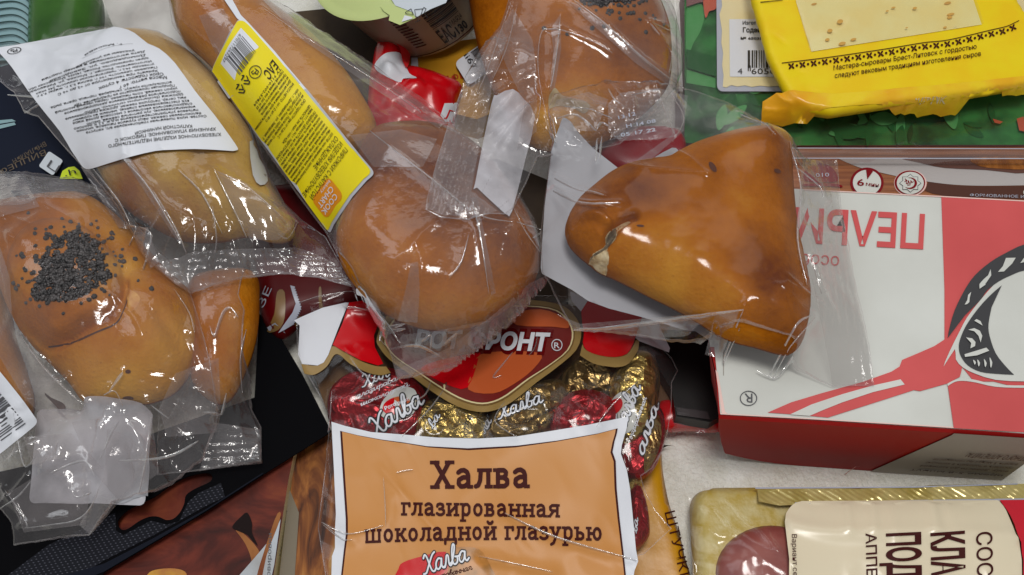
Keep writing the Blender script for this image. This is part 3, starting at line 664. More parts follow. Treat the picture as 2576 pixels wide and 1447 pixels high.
decal('dark_print', [sm([(584, 1326), (606, 1300), (622, 1290), (634, 1316), (634, 1340), (648, 1372), (636, 1362), (622, 1346), (604, 1338)], 4)], fs, mat('dark_meat_print', (.012, .006, .006), .6, .08), t, off=.0005)
decal('mustard_print', sm([(370, 1447), (400, 1432), (450, 1432), (470, 1450), (440, 1500), (360, 1500)], 4), fs, mat('mustard_print_yellow', C(190, 136, 12), .3, .4, c2=C(150, 70, 14), vs=90), t, off=.0004)
lettering([('Вариант сервировки', (674, 1580), (684, 1342), 10)], fs, M['grey_ink'], t, off=.0008)
# second carton beside it
t = T('grill_box', 'carton with an orange brown grill print under the left edge of the sweets bag', 'carton', (770, 1350, 0))
slab('printed_top', [(740, 1100), (850, 1080), (870, 1560), (690, 1560), (714, 1400), (734, 1210)], .013, .0128, M['food2'], t, side_mat=M['cream'], side_name='board_edge')
s2 = Flat(.013)
decal('grey_panel', [(728, 1230), (752, 1290), (740, 1470), (700, 1470)], s2, mat('panel_grey', C(112, 102, 84), .4, .3), t, off=.0004)
lettering([('Вариант сервировки', (704, 1398), (726, 1244), 9)], s2, M['ink'], t, off=.0008)
# black hang card over the cartons
t = T('black_hang_card', 'black dotted hanging card with a long rounded slot above the meat print', 'hang card', (400, 1300, .024))
slot = sm([(297, 1322), (299, 1306), (322, 1283), (360, 1264), (395, 1246), (425, 1224), (470, 1200), (515, 1190), (533, 1196), (528, 1212), (490, 1230), (468, 1246), (463, 1268), (452, 1290), (436, 1305), (418, 1308), (398, 1300), (376, 1300), (350, 1311), (324, 1329), (308, 1333)], 4)
slab('card', dens([(-60, 1200), (300, 1120), (640, 1000), (652, 790), (690, 822), (760, 940), (834, 1086), (664, 1193), (515, 1289), (386, 1366), (262, 1440), (200, 1560), (-60, 1560)], 30), .0262, .0008, M['black'], t, holes=[slot])
cs = Flat(.0262)
decal('dotted_print', [dens([(20, 1447), (120, 1372), (290, 1290), (292, 1335), (310, 1346), (380, 1310), (420, 1320), (450, 1312), (474, 1262), (500, 1240), (556, 1215), (566, 1250), (520, 1272), (390, 1345), (262, 1410), (150, 1480), (40, 1500)], 20)], cs, M['dots'], t, off=.0003)
decal('lower_strip', [[(-40, 1447 + 60), (262, 1418), (390, 1352), (520, 1280), (660, 1190), (662, 1192), (515, 1287), (386, 1364), (262, 1438), (-40, 1560)]], cs, mat('card_edge_print', (.008, .010, .018), .6, .06), t, off=.0005)
# navy box, far left
t = T('navy_box', 'dark navy carton with brown lettering under the wrapped pies at far left', 'carton', (60, 380, 0))
slab('lid', [(-60, 150), (60, 150), (300, 300), (340, 520), (-60, 540)], .030, .03, M['navy'], t, side_mat=M['black'])
nv = Flat(.030)
lettering([('ВНЬЛАМЬН', (112, 356), (30, 402), 12), ('ВИЦЦЕФ', (112, 376), (-6, 428), 14)], nv, M['brownletters'], t)
decal('light_stripe', [[(-40, 306), (30, 300), (40, 305), (-40, 318)], [(-40, 322), (36, 308), (40, 314), (-40, 334)]], nv, M['teal'], t)
tag_o = decal('price_tag', rrect((123, 380), (36, 24), (-26, 38), .12), nv, M['lidgrey'], t, off=.004)
lettering([('П', (152, 418), (128, 402), 20)], nv, M['grey_ink'], t, off=.0048)
decal('green_sticker', [(150, 450), (157, 430), (172, 421), (187, 419), (200, 430), (208, 450)], nv, M['acid'], t, off=.003)
lettering([('.h', (164, 444), (192, 436), 15)], nv, M['ink'], t, off=.0045)
# zebra print packet, top left corner
t = T('striped_packet', 'grey blue packet with fine dark wavy stripes in the top left corner', 'packet', (40, 80, 0))
o, zs = body('pouch', sm([(-80, -60), (60, -70), (118, -50), (116, 30), (114, 110), (104, 178), (40, 190), (-80, 200)], 4), .022, .012, .015, M['teal'], t, step=2, prof=.3)
ol = []
for q in range(13):
    y0 = -40 + q * 17; a = [(-40, y0 + 22), (0, y0 + 12), (40, y0 + 10), (70, y0 + 24 + q), (86 - q * 2, y0 + 60)]
    L = sm(a, 5, False); nrm = np.gradient(L, axis=0); nrm = np.column_stack([nrm[:, 1], -nrm[:, 0]]) / np.hypot(nrm[:, 0], nrm[:, 1])[:, None]; wd = np.linspace(2.4, .5, len(L))[:, None]
    ol.append(np.vstack([L + nrm * wd, (L - nrm * wd)[::-1]]))
decal('stripe_print', ol, zs, M['darkteal'], t, off=.0006, step=2)
ol = []
for q in range(7):
    a = R(35 + q * 22); p = np.array([48., 172]); d = np.array([math.cos(a), -math.sin(a)]); n_ = np.array([d[1], -d[0]]); ol.append([p + d * 6 + n_, p + d * 60 + n_ * 2.2, p + d * 60 - n_ * 2.2, p + d * 6 - n_])
decal('ray_print', ol, zs, M['darkteal'], t, off=.0007, step=2)
tag(body('cucumber', sm([(86, -40), (160, -60), (236, -50), (256, 0), (250, 70), (236, 130), (200, 176), (120, 190), (78, 160), (76, 60)], 4), .03, .016, .02, M['cucumber'], step=2, prof=.8)[0], 'dark green cucumber lying beside the striped packet at the top left', 'cucumber')
o, s_ = film('plastic_carrier_bag', sm([(268, -60), (480, -60), (560, 0), (540, 120), (420, 140), (330, 110), (282, 60)], 4), .03, M['bagwhite'], wr=[(.003, .02, 3, .6, 2, 'r'), (.001, .008, 4, 2, 1.5, 'n')], step=2)
tag(o, 'crumpled whitish plastic bag between the cucumber and the wrapped pies', 'plastic bag')
# dark red sweets pack left of the centre
t = T('dark_red_packet', 'dark red printed packet in the shadow left of the halva bag', 'packet', (780, 760, 0))
o, ds = body('pouch', sm([(640, 500), (760, 470), (880, 520), (940, 640), (950, 740), (900, 775), (830, 800), (760, 815), (720, 850), (690, 845), (655, 790), (640, 650)], 4), .026, .010, .012, mat('dark_red_pouch', C(84, 4, 8), .4, .2), t, step=2, prof=.35)
decal('gold_arc', [sm([(697, 735), (716, 735), (716, 800), (700, 830), (672, 834), (690, 790)], 3), sm([(742, 800), (760, 796), (758, 815), (744, 822)], 3), sm([(802, 726), (808, 724), (810, 760), (816, 790), (808, 800), (802, 760)], 3)], ds, M['goldedge'], t, off=.0005, step=3)
decal('torn_edge', [[(730, 718)] + zig((738, 720), (756, 775), 9, 4) + zig((756, 775), (736, 818), 8, 4) + [(716, 830), (700, 838), (712, 820), (736, 786), (744, 764), (736, 740)]], ds, M['labelgrey'], t, off=.0016)
decal('foil_corner', [[(672, 824), (692, 812), (718, 838), (676, 832)]], ds, M['labelgrey'], t, off=.0014)
lettering([('э', (772, 572), (790, 584), 10), ('в', (846, 642), (868, 660), 22), ('ЗЕ', (662, 776), (684, 726), 18)], ds, M['labelgrey'], t, sub=8)

# ================================================================== top: red white packet, ochre box, cup
t = T('ochre_box', 'ochre yellow box with red lettering behind the torn red packet', 'box', (1130, 180, 0))
slab('lid', [(1010, 120), (1260, 90), (1300, 260), (1200, 300), (1040, 260)], .020, .02, M['ochre'], t, side_mat=M['ochre'])
ob = Flat(.020)
lettering([('ЦИФРЕ', (1190, 176), (1098, 196), 15, {'up': (4, 14)})], ob, M['letterred'], t)
decal('white_edge', [[(1036, 130), (1050, 132), (1052, 168), (1078, 176), (1084, 186), (1050, 178), (1034, 165)]], ob, M['lidgrey'], t, off=.001)
st = rrect((1143, 158), (66, -48), (36, 58), .18)
decal('price_sticker', st, ob, M['white'], t, off=.004)
lettering([('ii67', (1166, 140), (1190, 176), 13, {'up': (12, -9)})], ob, M['ink'], t, off=.0046)
decal('sticker_barcode', bars((1184, 132), (18, 20), (42, -28), 9, 5), ob, M['ink'], t, off=.0046)
t = T('torn_red_packet', 'torn red and white packet lying below the small cup', 'packet', (1050, 230, .01))
rp = sm([(935, 165), (945, 122), (960, 92), (975, 70), (990, 62), (1010, 90), (1030, 130), (1028, 170), (1040, 178), (1075, 184), (1125, 204), (1163, 220), (1156, 250), (1146, 300), (1130, 372), (1050, 400), (930, 340), (925, 240)], 3)
o, rs = body('pouch', rp, .024, .012, .01, M['red'], t, step=2, prof=.45, lumps=.002, rid=(.007, .016, 44), creases=[([(1000, 165), (1060, 210), (1150, 225)], .003, .004), ([(990, 66), (960, 110), (944, 160)], .003, .003)], bumps=[(1060, 230, .02, .005)])
decal('white_wave', sm(k(1, 0, [(1185, 650), (1230, 570), (1310, 515), (1430, 515), (1480, 600), (1525, 715), (1600, 762), (1470, 768), (1430, 805), (1250, 720)]), 3), rs, M['white'], t, off=.0005, step=2)
decal('white_letter_ground', k(1, 0, [(1870, 1010), (2000, 1005), (1960, 1195), (1880, 1190), (1830, 1130)]), rs, M['white'], t, off=.0006, step=2)
lettering([('Л', k(1, 0, [(1862, 1160)])[0], k(1, 0, [(1960, 1190)])[0], 26)], rs, M['red'], t, off=.0012, sub=8)
decal('torn_flap', sm([(962, 95), (985, 64), (1010, 95), (1032, 135), (1024, 170), (1012, 150), (1004, 118), (980, 100), (964, 102)], 3), rs, mat('red_inside', C(214, 40, 44), .4, .4), t, off=.0025, step=2)

tag(slab('dark_filler', [(640, 40), (840, 20), (1020, 60), (1010, 130), (960, 420), (1250, 400), (1420, 470), (1430, 760), (980, 800), (900, 560), (640, 330)], .010, .009, mat('dark_brown_filler', C(78, 66, 50), .6, .15, c2=C(62, 52, 44), vs=40)), 'flat dark brown filler slab added under the films between the centre pies', 'carton')  # added slab that keeps the pale table dark under the films
tag(body('red_wrapper', sm([(1500, 330), (1600, 320), (1710, 330), (1720, 400), (1640, 440), (1560, 440), (1505, 395)], 4), .045, .006, .01, mat('dark_red_wrapper', C(138, 18, 30), .35, .3), step=2)[0], 'dark red wrapper seen through film above the triangular pie', 'wrapper')
# small cup: tilted lathe between lid and base circles
def ring(c, r, ax, n=72):
    ax = ax / np.linalg.norm(ax); a = np.cross(ax, [0, 1, 0]); a /= np.linalg.norm(a); b = np.cross(ax, a)
    th = np.linspace(0, 2 * math.pi, n, endpoint=False); return c + r * (np.cos(th)[:, None] * a + np.sin(th)[:, None] * b)
t = T('dessert_cup', 'small round cup with lime green peel lid and printed beige side', 'cup', (1100, -40, .02))
lc = np.append(P([(985, -140)], .068)[0], .068); bc = np.append(P([(1095, 8)], .022)[0], .022); ax = lc - bc
prof = [(0, .0), (.034, 0), (.0375, .002), (.0385, .005), (.0445, .047), (.047, .048), (.047, .0495)]
L_ = np.linalg.norm(ax); axn = ax / L_
rings = [ring(bc + axn * (h / .0495) * L_, r, ax) for r, h in prof[1:]]
V = np.vstack(rings); n = 72; F = [[a * n + i, a * n + (i + 1) % n, (a + 1) * n + (i + 1) % n, (a + 1) * n + i] for a in range(len(rings) - 1) for i in range(n)] + [list(range(n))[::-1]]
mk('cup_side', V, F, M['cup'], t)
lr = [ring(lc + axn * h, r, ax) for r, h in ((.0485, .0004), (.0465, .0012), (.044, .0004), (.0425, .0012), (.0, .0012))]
V = np.vstack(lr); F = [[a * n + i, a * n + (i + 1) % n, (a + 1) * n + (i + 1) % n, (a + 1) * n + i] for a in range(len(lr) - 1) for i in range(n)]
lid = mk('peel_lid', V, F, M['lime'], t)
lidp = Tilted([(900, 0, lc[2]), (1000, 0, lc[2]), (1050, -128, lc[2])])
a = np.cross(axn, [1, 0, 0]); 
class LidPlane:
    mask = None; z = .07
    def sample(s, xy): return lc[2] + .0018 - ((xy[:, 0] - lc[0]) * axn[0] + (xy[:, 1] - lc[1]) * axn[1]) / axn[2]
lp = LidPlane()
decal('pull_tab', [k(1, 0, [(1240, 60), (1900, -30), (1875, 32), (1730, 95), (1580, 180), (1435, 245), (1325, 200), (1335, 150), (1280, 112)])], lp, M['lime'], t, off=.0006)
decal('lid_print', [k(1, 0, [(1330, -40), (1920, -60), (1885, 28), (1730, 92), (1590, 172), (1560, 120), (1470, 85), (1390, 55)])], lp, M['lidgrey'], t, off=.001)
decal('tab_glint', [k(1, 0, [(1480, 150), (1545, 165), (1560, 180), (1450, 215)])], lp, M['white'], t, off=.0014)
def outl(pts, wd=1.6): 
    V, F, W, c = strokes([np.array(q) * [1, -1] for q in pts], wd); return V, F
gl = [[(0, 0), (3, 20), (14, 22), (20, 8), (22, -2), (2, 0)], [(9, 22), (8, 34)], [(2, 36), (16, 30)], [(22, 0), (26, -6), (32, -2), (26, 10), (36, 22)], [(-26, 8), (-10, -2), (-4, 14), (-24, 12), (-26, 8)]]
allp = np.vstack([np.array(q) for q in gl]); V, F = outl(gl); x0 = allp[:, 0].min() - .8
lettering([((V, F, V[:, 0].max(), 1.0), (1043 - 8 + x0 * .9 + 8, 24), (1043 + x0 * .9 + V[:, 0].max() * .9, 24), .9)], lp, M['ink'], t, off=.0016)
# print on the cup side: points found on the cone by azimuth and height
def cone(az, h):
    az = np.asarray(az); h = np.asarray(h); r = np.interp(h, [0, 1], [.0388, .0446]) + .0004
    a = np.cross(axn, [0, 1, 0]); a /= np.linalg.norm(a); b = np.cross(axn, a)
    c = bc + axn * (.1 + h[:, None] * .86) * L_
    return c + r[:, None] * (np.cos(az)[:, None] * a + np.sin(az)[:, None] * b)
def az_of(px):
    q = np.append(P([px], .045)[0], .045) - bc; a = np.cross(axn, [0, 1, 0]); a /= np.linalg.norm(a); b = np.cross(axn, a); return math.atan2(q @ b, q @ a)
A1, A2, A3, A4 = az_of((1010, 130)), az_of((1070, 140)), az_of((1120, 140)), az_of((1215, 95))
def conepatch(name, polys, mt):
    VV = []; FF = []
    for az0, az1, h0, h1 in polys:
        m_ = 6; b = len(VV)
        for q in range(m_ + 1):
            az = az0 + (az1 - az0) * q / m_; VV += [cone([az], np.array([h0]))[0], cone([az], np.array([h1]))[0]]
        FF += [[b + 2 * q, b + 2 * q + 2, b + 2 * q + 3, b + 2 * q + 1] for q in range(m_)]
    mk(name, VV, FF, mt, t)
rg = random.Random(3); pol = []; h = .42
while h < 1.0:
    d = rg.choice([.012, .012, .024, .036]); pol.append((A3, A4, h, h + d)); h += d + rg.choice([.012, .012, .02])
conepatch('barcode', pol, M['ink'])
conepatch('fine_print', [(A1 + (A2 - A1) * .12, A2 - .05 * rg.random(), .2 + q * .062, .2 + q * .062 + .026) for q in range(11)], M['brown'])
conepatch('base_line', [(A1 - .3, A4 + .2, .0, .02)], M['brown'])
def conetext(s, az0, az1, h0, h1, mt, bold=0):
    V, F, W = glyphs(s, 0, bold); V, F = cut_long(V, F, .3); u = V[:, 0] / W; v = V[:, 1] / .727
    mk('lettering', cone(az0 + (az1 - az0) * u, h0 + (h1 - h0) * v), F, mt, t, smooth=False)
conetext('ЕАС', A3, A3 + (A4 - A3) * .52, .08, .36, M['ink'], .02)
conetext('130', A3 + (A4 - A3) * .58, A4, .08, .24, M['ink'], .03)
conetext('МАЯ24', A3 + (A4 - A3) * .55, A4, .28, .38, M['ink'])

# ================================================================== right: clear pack with green leaf print, wood print pack
GZ = .042
t = T('wood_print_carton', 'flat carton with wooden table print, white plate and three round cooking icons', 'carton', (2290, 450, .03))
slab('printed_top', [(1940, 330), (2700, 330), (2720, 560), (1940, 560)], .040, .03, M['wood'], t)
wz = Flat(.040)
decal('plate_shadow_print', [sm(k(3, 1, [(1450, 150), (2600, 150), (2600, 300), (2200, 270), (1800, 250), (1560, 200)]), 3)], wz, M['platedark'], t, off=.0007)
decal('plate_print', [np.vstack([sm(k(3, 1, [(740, 150), (950, 240), (1150, 290), (1400, 345), (1640, 385), (1900, 415), (2200, 425), (2620, 420)]), 4, False), sm(k(3, 1, [(2620, 275), (2200, 248), (1800, 222), (1600, 195), (1440, 150)]), 4, False)])], wz, M['plate'], t, off=.0004)
decal('table_shadow_print', [np.vstack([sm(k(3, 1, [(1640, 388), (1900, 420), (2200, 430), (2620, 426)]), 4, False), sm(k(3, 1, [(2620, 560), (1800, 520), (1610, 470)]), 3, False)])], wz, mat('dark_wood_print', C(78, 44, 32), .35, .4), t, off=.0003)
decal('fried_food_print', [sm(k(3, 1, [(2080, 150), (2620, 150), (2620, 258), (2300, 255), (2120, 225)]), 4)], wz, M['food2'], t, off=.001)
decal('bread_icon', [sm(k(3, 1, [(425, 360), (430, 290), (470, 240), (560, 215), (580, 200), (610, 210), (690, 240), (740, 300), (755, 375), (700, 390), (560, 392), (470, 385)]), 4), sm(k(3, 1, [(420, 410), (560, 400), (700, 402), (790, 418), (795, 440), (700, 432), (430, 428)]), 3)], wz, M['icon'], t, off=.0005)
decal('time_icon_ring', [ell(2181, 459.5, 42, 38)], wz, M['icon'], t, off=.0005)
decal('time_icon', [ell(2181, 459.5, 35.5, 32)], wz, M['boxwhite'], t, off=.0009)
decal('time_icon_wedge', [k(3, 1, [(1032, 262), (1072, 258), (1100, 285), (1045, 362)])], wz, M['icon'], t, off=.0013)
lettering([('6', (2156, 467), (2174, 467), 17, {'bold': .015}), ('мин', (2178, 467), (2210, 471), 10, {'bold': .015})], wz, M['icon'], t, off=.0013)
decal('emblem_edge', [ell(2290, 461, 41, 33)], wz, M['pinkedge'], t, off=.0005)
decal('emblem_ring', [ell(2289, 460, 38.5, 31)], wz, M['icon'], t, off=.0008)
decal('emblem_ground', [ell(2290, 460.5, 34, 28)], wz, M['boxwhite'], t, off=.0011)
def star(cx, cy, r1, r2, n, sy=1): return [(cx + (r1 if q % 2 == 0 else r2) * math.cos(math.pi * q / n), cy + sy * (r1 if q % 2 == 0 else r2) * math.sin(math.pi * q / n)) for q in range(2 * n)]
decal('emblem_star', [star(2290, 461, 28, 21, 8, .84)], wz, M['grey_ink'], t, off=.0014)
decal('emblem_star_ground', [star(2290, 461, 26, 19.4, 8, .84)], wz, M['boxwhite'], t, off=.0017)
decal('emblem_crescent', [np.vstack([ell(2290, 461, 17, 14.5, 20, 0, -110, 150), ell(2286, 460, 15, 12.5, 20, 0, 140, -100)])], wz, M['icon'], t, off=.002)
V, F, W_, c_ = strokes([[(0, .55), (.2, .7), (.15, .3), (.3, .2), (.45, .6), (.5, .25), (.7, .25), (.72, .55), (.85, .3), (1, .35)], [(.1, .9), (.3, .6)], [(.25, .05), (.6, .05)]], .09)
lettering([((V, F, W_, 1.0), (2277, 468), (2300, 464), 20)], wz, M['icon'], t, off=.002)
lettering([('ФОРМОВАННОЕ ИЗДЕЛИЕ', (2440, 494), (2640, 500), 7)], wz, M['labelgrey'], t, off=.0008)
lettering([('О', (2574, 490), (2588, 490), 12)], wz, M['boxwhite'], t, off=.0008)

t = T('salad_pack', 'clear lidded pack with green leaf print insert and cream label at top right', 'pack', (2150, 180, 0))
gs = Flat(GZ)
slab('insert', [(1722, -60), (2700, -60), (2700, 364), (2000, 366), (1722, 360)], GZ, .04, M['green1'], t, side_mat=M['mauve'], side_name='insert_edge')
rg = random.Random(11)
lv = {'green2': [], 'green3': [], 'green4': []}
def leaf(x, y, L, wd, a):
    c, s_ = math.cos(a), math.sin(a); pts = [(-L, 0), (-L * .5, wd * .8), (0, wd), (L * .55, wd * .7), (L, 0), (L * .5, -wd * .75), (0, -wd), (-L * .55, -wd * .7)]
    return sm([(x + u * c - v * s_, y + u * s_ + v * c) for u, v in pts], 3)
for i in range(54):
    nm = rg.choice(['green2', 'green3', 'green4', 'green2'])
    x, y = rg.uniform(1740, 2560), rg.choice([rg.uniform(20, 350), rg.uniform(250, 352)])
    L = rg.uniform(14, 44); lv[nm].append(leaf(min(max(x, 1728 + L), 2600), min(max(y, 0), 358 - L * .7), L, L * rg.uniform(.25, .5), rg.uniform(0, 3.1)))
decal('light_leaf_print', [sm(k(2, 0, [(1760, 560), (1762, 120), (1790, 60), (1880, 30), (1920, 60), (1940, 140), (1900, 300), (1830, 420)]), 3), k(2, 0, [(1765, 670), (2040, 745), (2045, 860), (1760, 810)])] , gs, M['green3'], t, off=.0003)
for z_, (nm, pl) in enumerate(lv.items()):
    for zz in range(3): decal('leaf_print', pl[zz::3], gs, M[nm], t, off=.0005 + .00015 * (z_ * 3 + zz))
decal('dark_band_print', [k(2, 0, [(1760, 480), (2050, 560), (2050, 750), (1770, 665)])], gs, M['green2'], t, off=.0021)
decal('carrot_print', [sm(k(2, 0, [(1930, -60), (2060, -60), (2052, 80), (1985, 110), (1960, 165), (1940, 150)]), 3), k(3, 0, [(2505, 1160), (2570, 1140), (2600, 1290), (2530, 1275)]), k(3, 0, [(2270, 1160), (2370, 1190), (2340, 1210), (2290, 1200)])], gs, M['carrot'], t, off=.0023)
decal('mauve_print', [k(2, 0, [(1760, -40), (1930, -40), (1925, 20), (1880, 26), (1762, 66)])], gs, M['mauve'], t, off=.0023)
lb = rrect((1802, -60), (900, 0), (2, 290), .05)
decal('label', [lb], gs, M['labelgrey'], t, off=.003)
torn = k(2, 0, [(2095, -100), (2110, 60), (2084, 140), (2108, 300), (2102, 420), (2120, 520), (2110, 640), (2124, 740), (2116, 848), (2150, 856), (2200, 832), (2260, 846), (2330, 835), (2400, 850), (2480, 838), (2560, 846), (2700, 840), (3000, 850)]) + [(2700, 218), (2700, -60)]
decal('label_cream_print', [dens(torn, 10)], gs, M['cream'], t, off=.0034)
decal('price_sticker', [k(2, 0, [(2180, 188), (3000, 188), (3000, 750), (2186, 750)])], gs, M['white'], t, off=.0038)
lettering([('Изготовлен', k(2, 0, [(2310, 240)])[0], k(2, 0, [(2580, 240)])[0], 9, {'bold': .02}), ('Годен до', k(2, 0, [(2312, 315)])[0], k(2, 0, [(2580, 315)])[0], 12, {'bold': .03}), ('№ 65035', k(2, 0, [(2290, 385)])[0], k(2, 0, [(2500, 388)])[0], 6, {'bold': .03}),
           ('4', k(2, 0, [(2262, 724)])[0], k(2, 0, [(2308, 724)])[0], 15), ('6050', k(2, 0, [(2396, 724)])[0], k(2, 0, [(2630, 724)])[0], 15)], gs, M['ink'], t, off=.0042)
decal('barcode', bars(k(2, 0, [(2360, 492)])[0], (85, 0), (0, 44), 14, 9) + [k(2, 0, [(2360, 640), (2370, 640), (2370, 695), (2360, 695)]), k(2, 0, [(2380, 640), (2390, 640), (2390, 695), (2380, 695)])], gs, M['ink'], t, off=.0042)
# clear rim of the pack
def lip(pts, z, th): slab('clear_rim', pts, z, th, M['tray'], t)
slab('clear_rim', [(1982, 373), (2700, 375), (2700, 399), (1984, 398)], .047, .012, M['tray'], t)
slab('clear_rim', [(1694, -60), (1706, -60), (1718, 230), (1706, 230)], .044, .012, M['tray'], t)
decal('rim_edge', [[(1984, 371.5), (2700, 373.5), (2700, 375.5), (1984, 373.6)], [(1986, 397), (2700, 398), (2700, 400.4), (1986, 399)]], Flat(.0475), M['labelgrey'], t, off=.0004)
film('clear_lid', dens([(1700, -60), (2700, -60), (2700, 372), (1990, 371), (1716, 366)], 40), GZ + .0065, M['filmclean'], t, gap=.003, step=4, iters=30)

# ================================================================== white and red dumpling box
BZ = .070
t = T('dumpling_box', 'white and red carton with ladle drawing and upside down lettering at right', 'carton', (2200, 800, 0))
bs = Flat(BZ)
front = [(1812, 1042), (2060, 1056), (2399, 1077), (2660, 1094)]
topol = [(1752, 465), (2020, 476), (2366, 493), (2660, 509)] + front[::-1] + [(1800, 935), (1786, 873)]
w3 = proj(topol, bs); V, F = tri(w3[:, :2]); mk('lid', np.column_stack([V, np.full(len(V), BZ)]), F, M['boxwhite'], t, smooth=False)
j0, j1, i0, i1, X, Y = window(w3[:, :2]); mm = inside(X, Y, w3[:, :2]); tt = TOP[j0:j1, i0:i1]; tt[mm] = np.maximum(tt[mm], BZ)
# walls: front side red, right part grey; slightly drawn in at the bottom
fw = proj([(1808, 1040), (1812, 1042), (2060, 1056), (2399, 1077), (2660, 1094)], bs)
def wall(name, pts, inset, mt, e=.0004):
    n = len(pts); V = []; F = []; x0_ = pts[0][0]
    for q, (x, y, z) in enumerate(pts):
        cn = max(0, 1 - (x - x0_) / .045); tot = .0695 - .012 * cn ** 2
        for u in (0, .03, .3, .7, 1.0):
            h = tot * u; V.append((x + (.001 + .0105 * max(0, 1 - (x - x0_) / .09)) * u ** 1.3, y - e + .002 * u - .0012 * math.sin(min(1, u / .03) * 1.57), z - h))
    for q in range(n - 1): F += [[q * 5 + r_, q * 5 + r_ + 1, (q + 1) * 5 + r_ + 1, (q + 1) * 5 + r_] for r_ in range(4)]
    return mk(name, V, F, mt, t, smooth=False)
fw = proj(dens([(1808, 1040), (1812, 1042), (2060, 1056), (2399, 1077), (2660, 1094)], 20, False), bs)
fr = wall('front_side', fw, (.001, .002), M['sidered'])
# grey panel at the right of the front, its left edge slanting
def onfront(u, h):
    """u: px x along the front edge, h: drop below the lid"""
    u = np.asarray(u, float); h = np.asarray(h, float); ed = np.array(front); yy = np.interp(u, ed[:, 0], ed[:, 1]); q = proj(np.column_stack([u, yy]), bs)
    return np.column_stack([q[:, 0] + .001 * h / .07, q[:, 1] - .0021 + .002 * h / .07, q[:, 2] - h])
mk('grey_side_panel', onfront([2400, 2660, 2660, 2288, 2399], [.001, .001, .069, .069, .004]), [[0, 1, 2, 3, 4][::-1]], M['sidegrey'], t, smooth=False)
def sidetext(s, u0, u1, h0, dh, mt):
    V, F, W = glyphs(s); q = onfront(u0 + (u1 - u0) * V[:, 0] / W, h0 + dh * V[:, 1] / .727); q[:, 1] -= .0006
    mk('lettering', q, F, mt, t, smooth=False)
for s, u0, u1, h0, dh in (('ПРИЯТНОГО АППЕТИТА!', 2680, 2486, .026, .007), ('варить 5 минут до готовности', 2640, 2415, .038, .0035), ('посолить и положить в кипящую', 2640, 2405, .044, .0035), ('воду, довести до кипения', 2640, 2400, .050, .0035), ('время 5-8 минут', 2640, 2385, .0575, .0035)):
    sidetext(s, u0, u1, h0, dh, M['brown'])
lf = proj([(1752, 465), (1786, 873), (1800, 935), (1809, 1041)], bs)
V = []; 
for i_, (x, y, z) in enumerate(lf): V += [(x - .0004, y, z), (x + .0110, y + .001, .0125 if i_ == 3 else .004)]
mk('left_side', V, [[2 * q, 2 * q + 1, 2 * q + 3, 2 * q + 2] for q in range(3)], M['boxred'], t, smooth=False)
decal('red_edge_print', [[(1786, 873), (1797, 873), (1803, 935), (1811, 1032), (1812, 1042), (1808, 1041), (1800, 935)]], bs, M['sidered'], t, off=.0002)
decal('board_edge', [[(1800, 930), (1806, 938), (1824, 1036), (1830, 1040), (1816, 1043)], [(1812, 1040), (2060, 1053.5), (2399, 1074.5), (2660, 1091), (2660, 1093.5), (2399, 1077), (2060, 1056), (1812, 1042.5)], [(2022, 476.5), (2366, 493.2), (2660, 509), (2660, 511.5), (2366, 495.8), (2022, 478.5)]], bs, M['pinkedge'], t, off=.0003)  # pale lines paint edge highlight and corner whitening onto the lid
edge_white = [(2366.5, 494), (2372, 494.4), (2383, 729), (2381, 850), (2378.5, 851), (2376, 729)]
decal('red_print', [[(2368, 494), (2660, 509), (2660, 1000), (2500, 960), (2450, 960), (2376, 868), (2376, 729)],
   k(3, 2, [(1807, 530), (1700, 600), (1540, 670), (1385, 735), (1360, 800), (1280, 850), (1000, 950), (600, 1060), (300, 1150), (70, 1250), (290, 1265), (660, 1298), (1000, 1190), (1500, 1030), (1560, 1040), (1830, 965), (1950, 900), (2000, 700), (1900, 480)]),
   k(3, 2, [(1832, 990), (1900, 945), (1980, 938), (2100, 955), (2300, 995), (2620, 1010), (2900, 1010), (2900, 1462), (2400, 1432), (1890, 1402)])], bs, M['boxred'], t, off=.0004)
decal('white_print', [k(3, 2, [(290, 1268), (500, 1170), (800, 1070), (1100, 985), (1370, 925), (1410, 975), (1100, 1050), (800, 1150), (600, 1230), (480, 1282)]),
   sm(k(3, 2, [(1790, 800), (1850, 650), (1950, 450), (2020, 320), (2150, 150), (2300, -20), (2440, -150), (2700, -330), (3000, -400), (3000, 930), (2600, 945), (2300, 930), (2100, 870), (1980, 810), (1910, 730), (1900, 630)]), 2),
   np.vstack([sm(k(3, 2, [(1826, 968), (1900, 930), (1980, 915), (2100, 930), (2300, 975), (2580, 985), (2900, 975)]), 3, False), sm(k(3, 2, [(2900, 1002), (2580, 1008), (2300, 998), (2100, 955), (1980, 940), (1900, 950), (1832, 990)]), 3, False)]) ], bs, M['boxwhite'], t, off=.0008)
decal('ladle_shade_print', [np.vstack([sm([(2384, 851), (2389, 824), (2402, 780), (2427, 729), (2453, 692), (2492, 659), (2531, 636), (2580, 614), (2660, 600)], 3, False), sm([(2660, 672), (2580, 680), (2543, 693), (2513, 708), (2484, 730), (2466, 755), (2428, 793)], 3, False)]),
   np.vstack([sm(k(3, 2, [(2360, 5), (2250, 100), (2130, 230), (2010, 400), (1950, 540), (1940, 620), (1960, 700), (2030, 790), (2150, 850), (2300, 870), (2480, 880)]), 3, False), sm(k(3, 2, [(2480, 880), (2400, 800), (2300, 670), (2240, 500), (2230, 380), (2260, 220)]), 3, False)])], bs, M['boxgrey'], t, off=.0012)
